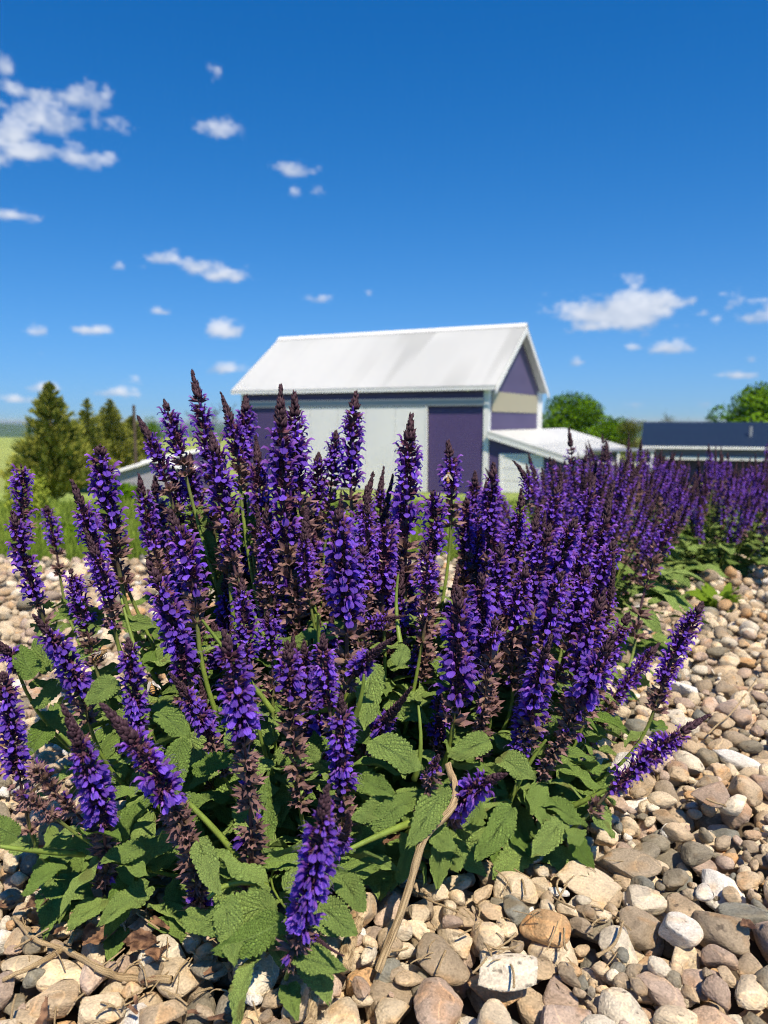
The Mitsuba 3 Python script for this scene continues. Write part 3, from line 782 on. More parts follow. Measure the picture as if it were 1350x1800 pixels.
def build_clump(name, spikes, base_of, rng, lod=0, key_leaves=(), leaf_nodes=3, leaf_max=300, leaf_len=(.030, .056), leaf_top=.33, nu=57, density=1.0, ground=0.0, small=True):
    """One salvia plant: spikes = list of (path, radius, share of buds, share spent)."""
    leaves = list(key_leaves)
    for k, (path, R, fb, fs) in enumerate(spikes):
        nm = f'{name}__flower_spike_{k + 1:03d}'
        parts = spike_parts(path, R, fb, fs, rng, lod, density, 1 if path[0][1] > .56 else 0)
        low, axis = path[0], nrm(path[1] - path[0])
        b = base_of(low, rng)
        ln = np.linalg.norm(low - b)
        st = bez(b, low - axis * ln * .45, low, 12)
        full = np.vstack([st, path[1:]])
        rr = np.concatenate([np.linspace(R * .13 + .0006, R * .085 + .0004, 12), np.linspace(R * .085 + .0004, .0005, len(path) - 1)])
        v, f, uv = tube(full, rr, 6 if lod == 0 else 4)
        tt = np.concatenate([np.repeat(np.linspace(0, 1, len(full)), 6 if lod == 0 else 4), [0, 1]])
        u = np.clip((tt * len(full) - 10.0) / 3, 0, 1)
        put(nm + '__stem', (v, f, np.stack([u, uv[:, 1]], 1)), 'stem_skin')
        if parts['bud'] is not None: put(nm + '__bud_tip', parts['bud'], 'calyx')
        if parts['calyx'] is not None: put(nm + '__calyx', parts['calyx'], 'calyx', kind='stuff')
        if parts['flowers'] is not None:
            M, O, U = parts['flowers']
            if lod == 0: ONE_FLOWERS.append((nm, M, O, U))
            else: put(nm + '__flower_cluster', inst(COR[1], M, O, U), 'petal', kind='stuff')
        # leaf pairs on the stem
        for q in range(leaf_nodes):
            t = rng.uniform(.12, .92)
            i = min(int(t * 11), 10)
            p = st[i] + (st[i + 1] - st[i]) * (t * 11 - i)
            h = p[2] - ground
            if h > leaf_top * rng.uniform(.6, 1.25) or h < .015: continue
            d = nrm(st[i + 1] - st[i])
            a0 = rng.uniform(0, np.pi)
            e1 = nrm(np.cross(d, [.2, .3, .93])); e2 = np.cross(d, e1)
            for sgn in (0, np.pi):
                a = a0 + sgn + rng.normal(0, .15)
                out = e1 * math.cos(a) + e2 * math.sin(a)
                out = nrm(out * np.array([1, 1, .45]) + np.array([0, 0, rng.uniform(-.15, .45)]))
                L = rng.uniform(*leaf_len) * (1.05 - .45 * min(h / leaf_top, 1.2))
                stalk = .18 * L
                nn = nrm(np.array([0, 0, 1.0]) + rng.normal(0, .42, 3) - out * .1)
                leaves.append((p + out * stalk, p + out * (stalk + L), L * rng.uniform(.46, .60), nn, rng.uniform(.05, .45)))
    size = [w * np.linalg.norm(b - a) / (a[1] + .05) * (9 if k < len(key_leaves) else 1) for k, (a, b, w, nn, curl) in enumerate(leaves)]
    rest = MB()
    for k, i in enumerate(np.argsort(size)[::-1]):
        a, b, w, nn, curl = leaves[i]
        if b[2] < top(b[0], b[1]) + .004: b = np.array([b[0], b[1], top(b[0], b[1]) + .006])
        fine = k < leaf_max or lod
        m = leaf_mesh(a, b, w, nn, rng, curl, rng.uniform(.02, .3), int(i) % 61, nu=nu if fine else 16, nv=7 if fine and lod == 0 else 5, teeth=14 if fine and lod == 0 else 5 if lod == 0 else 3)
        if k < leaf_max: put(f'{name}__leaf_{k + 1:03d}', m, 'leaf_skin')
        else: rest.add(*m)
    if rest.n: put(f'{name}__small_leaves', rest, 'leaf_skin', kind='stuff')


def main_clump():
    rng = np.random.default_rng(4)
    sp = []
    for (u, v, u2, v2, d, d2, w, fb, fs, bend) in SPIKES:
        tip, low = at(u, v, d), at(u2, v2, d2)
        if fs < .5:                                     # faded whorls go on below the flowers
            more = rng.uniform(.10, .34)
            low = low + (low - tip) * more; fb, fs = fb * rng.uniform(.6, 1.0) / (1 + more), (fs + more) / (1 + more)
        ax = tip - low; L = np.linalg.norm(ax)
        side = nrm(np.cross(ax, [0, 1, 0]))
        mid = (tip + low) / 2 - side * (bend + rng.normal(0, .07)) * L * .5 + rng.normal(0, .004, 3)
        R = w / F * (d + d2) / 2 * .5 * .88
        sp.append((bez(low, mid, tip, 9), R, fb, fs))
    # more spikes inside the clump
    for k in range(160):
        u, v, d = rng.uniform(230, 1080), rng.uniform(850, 1130), rng.uniform(.74, 1.04)
        if k > 150: u, v, d = rng.uniform(640, 1080), rng.uniform(860, 1080), rng.uniform(.76, .95)
        elif k > 104: u, v, d = rng.uniform(240, 720), rng.uniform(820, 1020), rng.uniform(.78, 1.0)
        elif k > 78: u, v, d = rng.uniform(330, 960), rng.uniform(1080, 1250), rng.uniform(.66, .84)
        tip = at(u, v, d)
        L = rng.uniform(.08, .14)
        lean = np.array([(tip[0] + .03) * .5, (d - .85) * .4, 1])
        low = tip - nrm(lean) * L
        if low[2] < .06: continue
        sp.append((bez(low, (low + tip) / 2 + rng.normal(0, .004, 3), tip, 7), rng.uniform(.012, .017), rng.uniform(.1, .4), rng.uniform(.2, 1.0) if k % 2 else rng.uniform(.1, .5)))

    def base_of(low, rng):
        x = -.035 + .45 * (low[0] + .035) + rng.normal(0, .02)
        y = .80 + .30 * (low[1] - .80) + rng.normal(0, .02)
        return np.array([np.clip(x, -.24, .2), max(y, .66 if low[1] > .6 else .60), -.01])
    up = np.array([0, -.35, .94])
    kl = []
    # leaves one can tell apart: pixel of the base, pixel of the tip, distances, width in pixels, turn of the blade
    for (u, v, u2, v2, d, d2, w, nx, ny, nz) in [
        (655, 1300, 742, 1352, .60, .57, 62, .2, -.6, .8), (205, 1195, 150, 1230, .62, .60, 50, .1, -.7, .7), (318, 1300, 305, 1392, .56, .53, 46, .2, -.8, .5), (655, 1165, 640, 1270, .66, .60, 52, .0, -.8, .6),
        (655, 1450, 745, 1385, .56, .58, 46, .1, -.7, .7), (780, 1385, 725, 1478, .58, .54, 54, .1, -.8, .6), (1040, 1400, 1078, 1470, .68, .64, 44, .3, -.5, .8), (545, 1660, 570, 1745, .50, .46, 68, .2, -.7, .6),
        (560, 1590, 625, 1640, .50, .48, 56, .2, -.6, .8), (900, 1420, 845, 1505, .62, .58, 52, .1, -.8, .5), (740, 1450, 800, 1490, .58, .55, 50, .2, -.6, .8), (445, 1680, 405, 1800, .48, .43, 50, -.1, -.8, .5),
        (395, 1580, 412, 1690, .50, .46, 54, .1, -.9, .4), (350, 1480, 385, 1570, .52, .49, 46, .0, -.8, .5), (190, 1580, 120, 1625, .55, .51, 52, -.2, -.7, .7), (260, 1560, 180, 1610, .55, .51, 52, -.1, -.7, .7),
        (620, 1360, 690, 1395, .60, .57, 46, .1, -.6, .8), (470, 1490, 460, 1360, .56, .58, 40, .1, -.8, .4), (415, 1440, 470, 1390, .55, .57, 44, .2, -.6, .7), (300, 1420, 370, 1400, .57, .56, 40, .1, -.6, .8),
        (700, 1170, 712, 1130, .62, .64, 34, .1, -.7, .7), (60, 1190, 25, 1130, .60, .62, 44, -.1, -.8, .5), (85, 1180, 60, 1110, .62, .64, 40, .2, -.8, .5), (520, 1560, 600, 1530, .52, .50, 52, .1, -.6, .8),
        (600, 1540, 640, 1600, .52, .50, 50, .1, -.6, .8), (330, 1610, 420, 1640, .52, .49, 56, .0, -.6, .8), (480, 1610, 440, 1560, .50, .51, 44, -.1, -.8, .5), (690, 1410, 620, 1440, .58, .56, 46, .0, -.6, .8),
        (860, 1300, 790, 1330, .66, .63, 46, .0, -.6, .8), (930, 1300, 985, 1260, .70, .70, 46, .3, -.5, .8), (880, 1330, 940, 1370, .66, .63, 50, .2, -.6, .8), (830, 1200, 770, 1180, .72, .70, 44, .0, -.6, .8),
        (370, 1000, 365, 935, .84, .84, 40, .1, -.9, .2), (400, 1060, 392, 1010, .82, .82, 36, .1, -.9, .3), (370, 960, 345, 890, .86, .86, 40, -.3, -.9, .3), (430, 960, 445, 905, .84, .84, 34, .3, -.8, .4),
        (280, 1250, 330, 1290, .60, .57, 46, .1, -.6, .8), (110, 1520, 40, 1560, .54, .51, 48, -.2, -.6, .8), (250, 1490, 180, 1510, .54, .52, 44, -.1, -.6, .8), (990, 1440, 940, 1500, .66, .62, 46, .1, -.6, .7),
        (960, 1410, 1030, 1445, .68, .65, 44, .2, -.5, .8), (430, 1250, 400, 1310, .60, .57, 42, .1, -.8, .6), (560, 1340, 500, 1300, .60, .59, 44, -.1, -.7, .7), (30, 1470, -30, 1440, .54, .54, 46, 0, -.7, .7),
        (520, 1680, 600, 1700, .47, .45, 50, .1, -.6, .8), (850, 1440, 800, 1400, .62, .60, 44, 0, -.7, .7), (60, 1240, 130, 1190, .62, .64, 40, .1, -.6, .8), (340, 1350, 420, 1330, .58, .57, 42, 0, -.7, .7)]:
        a, b = at(u, v, d), at(u2, v2, d2)
        kl.append((a, b, w / F * d * 1.0, nrm(np.array([nx, ny, nz]) + rng.normal(0, .12, 3)), rng.uniform(.02, .2)))
    # the basal leaves round the crown
    for _ in range(105):
        a = rng.uniform(0, 2 * np.pi); r = rng.uniform(.02, .17)
        p = np.array([-.04 + math.cos(a) * r * 1.15, .79 + math.sin(a) * r * .9, rng.uniform(.015, .15) * (1.2 - r * 3)])
        p[2] = max(p[2], .02)
        out = nrm(np.array([math.cos(a + rng.normal(0, .5)), math.sin(a + rng.normal(0, .5)), rng.uniform(-.25, .5)]))
        L = rng.uniform(.035, .062)
        kl.append((p, p + out * L, L * rng.uniform(.46, .60), nrm(np.array([0, -.1, 1]) + rng.normal(0, .42, 3)), rng.uniform(.1, .6)))
    build_clump('salvia_plant', sp, base_of, rng, 0, kl, leaf_nodes=8)
    # bare stems that show between the leaves
    for k, (u, v, u2, v2, d, d2, r) in enumerate([(246, 1345, 440, 1535, .55, .56, .0030), (0, 1488, 150, 1500, .52, .56, .0030), (355, 1090, 480, 1250, .62, .64, .0026), (700, 1010, 704, 1130, .72, .70, .0026), (1110, 1365, 1000, 1420, .66, .68, .0028),
                                                  (640, 1185, 605, 1300, .60, .62, .0030), (600, 1500, 740, 1440, .53, .58, .0032), (365, 1580, 470, 1560, .51, .52, .0030), (560, 1080, 566, 1180, .64, .66, .0024), (880, 1120, 850, 1240, .70, .70, .0026),
                                                  (735, 1240, 728, 1370, .62, .62, .0026), (105, 1290, 200, 1400, .55, .57, .0028), (960, 1300, 890, 1420, .66, .68, .0028), (210, 1040, 250, 1180, .72, .70, .0024)]):
        a, b = at(u, v, d), at(u2, v2, d2)
        m = (a + b) / 2 + rng.normal(0, .006, 3)
        v_, f_, uv_ = tube(bez(a, m, b, 8), np.linspace(r * .45, r, 8), 6)
        put(f'salvia_plant__stem_{k + 1:03d}', (v_, f_, np.stack([uv_[:, 0] * 0, uv_[:, 1]], 1)), 'stem_skin')
    labels['salvia_plant'] = {'label': 'large clump of violet-blue salvia with tall flower spikes filling the foreground', 'category': 'plant', 'group': 'salvia plants in the gravel bed'}
    # the 300 flowers that show largest are parts of their own
    big = []
    for si, (nm, M, O, U) in enumerate(ONE_FLOWERS):
        view = nrm(np.array([0, 0, CAMZ]) - O)
        sc = np.linalg.norm(M[:, :, 0], axis=1) / O[:, 1] * (1 + .8 * np.sum(M[:, :, 0] * view, 1) / np.linalg.norm(M[:, :, 0], axis=1))
        big += [(s, si, i) for i, s in enumerate(sc)]
    big.sort(reverse=True)
    own = {}
    for _, si, i in big[:300]: own.setdefault(si, []).append(i)
    for si, (nm, M, O, U) in enumerate(ONE_FLOWERS):
        mine = own.get(si, [])
        for q, i in enumerate(sorted(mine)):
            put(f'{nm}__flower_{q + 1:03d}', inst(COR[0], M[i:i + 1], O[i:i + 1], U[i:i + 1]), 'petal')
        other = np.setdiff1d(np.arange(len(M)), mine)
        if len(other): put(f'{nm}__flower_cluster', inst(COR[0 if np.median(O[:, 1]) < .70 else 1], M[other], O[other], U[other]), 'petal', kind='stuff')


main_clump()


def back_clump(name, x, y, n, h, rad, seed, label, nl=3, fb=(.1, .4), fs=(.05, .45), tall=()):
    rng = np.random.default_rng(seed)
    g = float(land(x, y))
    sp = []
    for _ in range(n):
        a, r = rng.uniform(0, 2 * np.pi), math.sqrt(rng.random())
        lean = np.array([math.cos(a) * r * .55, math.sin(a) * r * .55, 1.0])
        tip = np.array([x + math.cos(a) * r * rad, y + math.sin(a) * r * rad, g + h * (1 - .30 * r * r) * rng.uniform(.84, 1.05)])
        low = tip - nrm(lean) * rng.uniform(.12, .20)
        if low[2] < g + .05: low[2] = g + .05
        sp.append((bez(low, (low + tip) / 2 + rng.normal(0, .008, 3), tip, 6), rng.uniform(.014, .018), rng.uniform(*fb), rng.uniform(*fs)))
    for (u, v, d) in tall:
        tip = at(u, v, d); low = tip - np.array([rng.normal(0, .01), 0, .15])
        sp.append((bez(low, (low + tip) / 2, tip, 6), .0165, .22, .2))
    kl = []
    for _ in range(90):
        a, r = rng.uniform(0, 2 * np.pi), rng.uniform(.3, 1.05) * rad
        p = np.array([x + math.cos(a) * r * .8, y + math.sin(a) * r * .8, g + rng.uniform(.02, .16)])
        out = nrm(np.array([math.cos(a), math.sin(a), rng.uniform(-.2, .4)]))
        L = rng.uniform(.05, .085)
        kl.append((p, p + out * L, L * .58, nrm(np.array([0, 0, 1]) + rng.normal(0, .2, 3)), rng.uniform(.1, .4)))
    build_clump(name, sp, lambda low, r: np.array([x + (low[0] - x) * .3, y + (low[1] - y) * .3, g - .01]), rng, 1, kl, leaf_nodes=nl, leaf_max=60, nu=9, ground=g)
    labels[name] = {'label': label, 'category': 'plant', 'group': 'salvia plants in the gravel bed'}


back_clump('salvia_plant_001', .36, 1.46, 64, .40, .21, 31, 'second salvia clump, just behind the large one on its right side', tall=[(1000, 752, 1.38), (985, 820, 1.3), (1048, 808, 1.45)])
back_clump('salvia_plant_002', 1.00, 2.36, 84, .40, .25, 32, 'salvia clump behind the small yellow-green seedling at the right edge')
back_clump('salvia_plant_003', .66, 2.10, 64, .42, .26, 33, 'blurred salvia clump in the row in front of the lean-to roof')
back_clump('salvia_plant_004', 1.42, 2.80, 84, .43, .27, 34, 'blurred salvia clump in the row below the navy roof', )
back_clump('salvia_plant_005', 1.10, 3.30, 56, .43, .28, 35, 'farthest salvia clump of the row, below the left end of the navy roof')


# ------------------------------------------------------------------ other small plants
def seedling():
    rng = np.random.default_rng(8)
    c = on_bed(1262, 1078)
    mb_i = 0
    for _ in range(46):
        a = rng.uniform(0, 2 * np.pi); r = rng.uniform(0, .03)
        p = c + np.array([math.cos(a) * r, math.sin(a) * r, rng.uniform(.0, .04)])
        out = nrm(np.array([math.cos(a), math.sin(a), rng.uniform(.3, 1.4)]))
        L = rng.uniform(.03, .055)
        mb_i += 1
        m = leaf_mesh(p, p + out * L, L * .5, nrm(np.array([0, -.2, 1]) + rng.normal(0, .2, 3)), rng, .15, .2, mb_i % 40, nu=12, nv=5, teeth=4)
        put(f'seedling_plant__leaf_{mb_i:03d}', m, 'lime_leaf')
    labels['seedling_plant'] = {'label': 'small bushy yellow-green plant on the gravel at the right, before the blurred salvias', 'category': 'plant'}


scene['lime_leaf'] = {'type': 'principledthin', 'base_color': rgb(.21, .34, .035), 'roughness': .5, 'diff_trans': .8, 'spec_trans': 0.0}
seedling()


def lawn():
    """Grass blades on the slope behind the gravel, where single blades still show."""
    rng = np.random.default_rng(14)
    n = 36000
    y = BED_FAR + .02 + (rng.random(n) ** 1.7) * 9
    x = rng.uniform(-1, 1, n) * (.56 * y + .3)
    keep = (x < .75 + (y - 3) * .2) | (y > 4.4)
    x, y = x[keep], y[keep]; n = len(x)
    tuft = meshkit.fbm(np.stack([x * 2.2, y * 2.2, x * 0], -1), 3, 5)
    h = (.035 + .055 * tuft) * rng.uniform(.6, 1.3, n) * (1 + .10 * (y - 2.7))
    a = rng.uniform(0, 2 * np.pi, n); l = rng.uniform(.1, .7, n) * h
    w = .0016 * (1 + .45 * (y - 2.7))
    b = np.stack([x, y, land(x, y) - .05], 1)
    side = np.stack([np.cos(a + 1.57), np.sin(a + 1.57), 0 * a], 1) * w[:, None]
    mid = b + np.stack([np.cos(a) * l * .35, np.sin(a) * l * .35, h * .62 + .03], 1)
    tp = b + np.stack([np.cos(a) * l, np.sin(a) * l, h + .03], 1)
    v = np.stack([b - side, b + side, mid - side * .8, mid + side * .8, tp], 1).reshape(-1, 3)
    k = (np.arange(n) * 5)[:, None, None]
    f = (np.array([[0, 1, 3], [0, 3, 2], [2, 3, 4]])[None] + k).reshape(-1, 3)
    uv = np.stack([np.repeat(np.clip(tuft * 1.2 - .1 + rng.normal(0, .15, n), 0, 1), 5), np.repeat(rng.random(n), 5)], 1)
    put('lawn_grass', (v, f, uv), 'blade', smooth=False, label='short green grass sloping away behind the gravel bed', category='grass', kind='stuff')


lawn()


def crown_mesh(rng, n, centres, radii, size, flat=1.0, tone=None):
    """Leaf-sized faces spread through a few overlapping ellipsoidal clumps; uv.x = own tone of each clump and leaf."""
    mb = MB()
    c, r = np.asarray(centres, float), np.asarray(radii, float)
    wgt = np.prod(r, 1) ** (2 / 3); which = rng.choice(len(c), n, p=wgt / wgt.sum())
    d = nrm(rng.normal(size=(n, 3))); rr = rng.uniform(.55, 1.04, n) ** .6
    p = c[which] + d * r[which] * rr[:, None]
    nr = nrm(d + rng.normal(0, .55, (n, 3)))
    e = nrm(np.cross(nr, rng.normal(size=(n, 3)))); g = np.cross(nr, e)
    s = size * rng.uniform(.6, 1.4, n)[:, None]
    v = np.stack([p - e * s, p + g * s * .6, p + e * s, p - g * s * .6], 1).reshape(-1, 3)
    k = (np.arange(n) * 4)[:, None, None]
    f = (np.array([[0, 1, 2], [0, 2, 3]])[None] + k).reshape(-1, 3)
    tn = rng.random(len(c))[which] * .55 + rng.random(n) * .45
    mb.add(v, f, np.stack([np.repeat(tn, 4), np.repeat(rng.random(n), 4)], 1))
    return mb


def broad_tree(key, u, vtop, d, width_px, bsdf, seed, label, n=9000, rel=(1.0, .85), bare=0.0):
    rng = np.random.default_rng(seed)
    tp = at(u, vtop, d); w = width_px / F * d
    g = float(land(tp[0], d)) - .1
    hgt = tp[2] - g
    cz = g + hgt * .55
    cs, rs = [], []
    for _ in range(34):
        a, q, r = rng.uniform(0, 6.28), rng.uniform(-.9, 1), math.sqrt(rng.random())
        ring = math.sqrt(max(0, 1 - q * q)) * r
        cs.append([tp[0] + math.cos(a) * ring * w * .40, d + math.sin(a) * ring * w * .40, cz + q * hgt * .40])
        s = w * rng.uniform(.14, .24)
        rs.append([s, s, s * .8])
    put(key + '__crown', crown_mesh(rng, n, cs, rs, w * .019), bsdf, smooth=False)
    mb = MB()
    b = np.array([tp[0], d, g])
    mb.add(*tube(np.array([b, b + [0, 0, hgt * .3], b + [w * .02, 0, hgt * .62]]), [w * .035, w * .026, w * .012], 8))
    for c in cs[:9]:
        c = np.array(c); s = b + np.array([0, 0, hgt * rng.uniform(.25, .5)])
        mb.add(*tube(bez(s, (s + c) / 2 + [0, 0, hgt * .05], c, 6), np.linspace(w * .013, w * .003, 6), 5))
    put(key + '__trunk', mb, 'bark')
    labels[key] = {'label': label, 'category': 'tree'}


def bare_tree(key, u, vtop, d, width_px, seed, label):
    rng = np.random.default_rng(seed)
    tp = at(u, vtop, d); w = width_px / F * d; g = float(land(tp[0], d)) - .1; hgt = tp[2] - g
    b = np.array([tp[0], d, g]); mb = MB(); ends = []

    def limb(s, e, r, lev):
        m = (s + e) / 2 + rng.normal(0, .06, 3) * np.linalg.norm(e - s)
        c = bez(s, m, e, 6)
        mb.add(*tube(c, np.linspace(r, r * .4, 6), 5 if lev < 2 else 3, False))
        if lev < 4:
            for _ in range(4):
                q = c[rng.integers(2, 6)]
                L = np.linalg.norm(e - s) * rng.uniform(.45, .7)
                limb(q, q + nrm(nrm(e - s) + rng.normal(0, .5, 3) + [0, 0, .2]) * L, r * .5, lev + 1)
        ends.append(e)
    for _ in range(5):
        limb(b + [0, 0, hgt * .2], b + np.array([rng.uniform(-.3, .3) * w, rng.uniform(-.3, .3) * w, hgt * rng.uniform(.55, .75)]), w * .02, 1)
    mb.add(*tube(np.array([b, b + [0, 0, hgt * .3]]), [w * .03, w * .025], 7))
    put(key + '__branch', mb, 'bark', kind='stuff')
    put(key + '__crown', crown_mesh(rng, 900, [e for e in ends[::6]], [[w * .05] * 3] * len(ends[::6]), w * .011), 'olives', smooth=False)
    labels[key] = {'label': label, 'category': 'tree'}


def conifer(key, u, vtop, vbase, d, width_px, seed, label, n=18000):
    rng = np.random.default_rng(seed)
    tp = at(u, vtop, d); w = width_px / F * d
    g = float(land(tp[0], d)) - .1
    hgt = tp[2] - g
    mb = MB()
    # upright sprays that follow drooping branches
    nb = 380
    z = rng.random(nb) ** 1.15 * .91 + .08
    R = w * .5 * (1 - z) ** .84 * (.74 + .26 * np.minimum(z / .14, 1)) * .98 + .02
    a = rng.uniform(0, 6.283, nb)
    R = R * rng.uniform(.72, 1.16, nb)
    per = n // nb
    q = rng.random((nb, per)) ** .6
    p = np.stack([tp[0] + np.cos(a)[:, None] * R[:, None] * q, d + np.sin(a)[:, None] * R[:, None] * q, g + (z[:, None] * hgt + q * R[:, None] * .42)], -1) + rng.normal(0, 1, (nb, per, 3)) * (w * .032 * (1.05 - z))[:, None, None]
    p = p.reshape(-1, 3); m = len(p)
    out = np.repeat(np.stack([np.cos(a), np.sin(a), a * 0 + 1.0], 1), per, 0)
    e = nrm(out + rng.normal(0, .35, (m, 3))); s_ = nrm(np.cross(e, rng.normal(size=(m, 3))))
    L = w * rng.uniform(.032, .07, m)[:, None] * np.repeat(1.15 - .8 * z, per)[:, None]
    v = np.stack([p - s_ * L * .28, p + s_ * L * .28, p + e * L * 1.3], 1).reshape(-1, 3)
    f = np.arange(m * 3).reshape(-1, 3)
    tone = np.repeat(rng.random(nb), per) * .6 + rng.random(m) * .4
    put(key + '__crown', (v, f, np.stack([np.repeat(tone, 3), np.repeat(rng.random(m), 3)], 1)), 'needles', smooth=False)
    b = np.array([tp[0], d, g - .1])
    put(key + '__trunk', tube(np.array([b, b + [0, 0, hgt * .5], b + [0, 0, hgt * .96]]), [w * .045, w * .03, w * .004], 8), 'bark')
    labels[key] = {'label': label, 'category': 'tree', 'group': 'row of conifers at the left'}


conifer('conifer_tree', 86, 672, 880, 15.5, 160, 51, 'tallest olive-green conical conifer, leftmost of the row', 24000)
conifer('conifer_tree_001', 152, 700, 870, 40, 104, 52, 'second conifer of the row, slim pointed top beside the tallest')
conifer('conifer_tree_002', 192, 702, 868, 43, 120, 53, 'third conifer of the row, pointed top behind the violet spikes')
conifer('conifer_tree_003', 232, 730, 865, 47, 112, 54, 'low rounded conifer at the right end of the row, beside the pole')
broad_tree('dense_tree', 268, 733, 70, 46, 'greens', 55, 'dark green blocky tree behind the left salvia spikes', 5000)
broad_tree('dense_tree_001', 1006, 700, 70, 136, 'greens', 56, 'bright green rounded tree standing behind the barn gable', 12000)
broad_tree('dense_tree_002', 1078, 742, 75, 100, 'greens', 57, 'lower dark green tree right of the rounded bright one', 7000)
broad_tree('dense_tree_003', 1116, 738, 66, 66, 'olives', 58, 'olive-brown tree just left of the navy roof', 6000)
broad_tree('dense_tree_004', 1345, 694, 80, 170, 'greens', 59, 'large pale olive tree above the navy roof at the right edge', 12000)
bare_tree('bare_tree', 1185, 733, 90, 100, 60, 'thin grey tree in early leaf behind the navy roof')
bare_tree('bare_tree_001', 375, 722, 85, 80, 61, 'thin grey-green tree left of the barn behind the spikes')


def bush(key, u, v, d, wpx, hpx, seed, bsdf, label, n=2600):
    rng = np.random.default_rng(seed)
    b = at(u, v, d); g = float(land(b[0], d)) - .06
    w, h = wpx / F * d / 2, hpx / F * d
    cs = [[b[0], d, g + h * .48]] + [[b[0] + rng.normal(0, .25) * w, d + rng.normal(0, .25) * w, g + h * rng.uniform(.3, .7)] for _ in range(8)]
    rs = [[w * .9, w * .9, h * .50]] + [[w * .62, w * .62, h * .3]] * 8
    put(key + '__crown', crown_mesh(rng, n, cs, rs, w * .07), bsdf, smooth=False)
    mb = MB()
    for _ in range(5):
        mb.add(*tube(np.array([[b[0], d, g - .02], [b[0] + rng.normal(0, .3) * w, d + rng.normal(0, .3) * w, g + h * .5]]), [w * .05, w * .02], 5))
    put(key + '__stem', mb, 'bark', kind='stuff')
    labels[key] = {'label': label, 'category': 'shrub'}


scene['lime_bush'] = two({'type': 'diffuse', 'reflectance': mikit.proc(lambda p, n, uv: mix((.22, .30, .03), (.42, .48, .085), uv.x))})
bush('clipped_shrub', 50, 912, 6.6, 84, 104, 71, 'lime_bush', 'egg-shaped clipped yellow-green shrub left of the tallest conifer', 7000)
bush('round_shrub', 222, 880, 13, 70, 44, 72, 'greens', 'low dark green shrub before the small grey shed')
bush('round_shrub_001', 1240, 850, 16, 46, 38, 73, 'lime_bush', 'yellow-green shrub showing between the blurred salvias below the navy roof')
bush('round_shrub_002', 1290, 838, 17, 60, 40, 74, 'lime_bush', 'rightmost yellow-green shrub under the porch of the navy-roofed building')
bush('round_shrub_003', 300, 985, 3.3, 90, 60, 75, 'greens', 'low dark green plant on the lawn edge behind the large salvia', 1500)
bush('round_shrub_004', 118, 955, 4.4, 150, 34, 76, 'greens', 'low dark green ground cover on the lawn at the left', 2600)


# ------------------------------------------------------------------ barn
class Frame:
    def __init__(s, o, ang):
        s.o = np.asarray(o, float); c, n = math.cos(ang), math.sin(ang)
        s.a, s.b = np.array([-n, c, 0]), np.array([c, n, 0])

    def __call__(s, p):
        p = np.asarray(p, float)
        return s.o + p[..., :1] * s.a + p[..., 1:2] * s.b + p[..., 2:3] * np.array([0, 0, 1])

    def box(s, *q):
        v, f = box(*q); return s(v), f

    def at_wall(s, u, v, t=0.0):
        """(s, z) where the line of sight of a photo pixel meets the wall plane t."""
        r, e = ray(u, v), np.array([0, 0, CAMZ]) - s.o
        k = (t - e @ s.b) / (r @ s.b)
        p = e + r * k
        return p @ s.a, p[2]


def boxes(fr, qs):
    mb = MB()
    for q in qs: mb.add(*fr.box(*q))
    return mb


def prism(fr, poly, s0, s1):
    """A (t, z) outline carried along s."""
    poly = np.asarray(poly, float); n = len(poly)
    v = np.vstack([np.column_stack([np.full(n, s), poly]) for s in (s0, s1)])
    f = []
    for i in range(n):
        j = (i + 1) % n
        f += [[i, j, j + n], [i, j + n, i + n]]
    tri = trimesh.creation.triangulate_polygon(__import__('shapely').Polygon(poly), engine='earcut')
    pv = np.asarray(tri[0]); idx = [int(np.argmin(((poly - q) ** 2).sum(1))) for q in pv]
    for t in np.asarray(tri[1]):
        a, b, c = (idx[k] for k in t)
        f += [[a, c, b], [a + n, b + n, c + n]]
    return fr(v), np.array(f)


def slab(fr, p, q, s0, s1, th):
    """A roof slab from (t, z) p to q, thickness th below."""
    p, q = np.asarray(p, float), np.asarray(q, float)
    d = (q - p) / np.linalg.norm(q - p); nr = np.array([-d[1], d[0]])
    if nr[1] > 0: nr = -nr
    return prism(fr, [p, q, q + nr * th, p + nr * th], s0, s1)


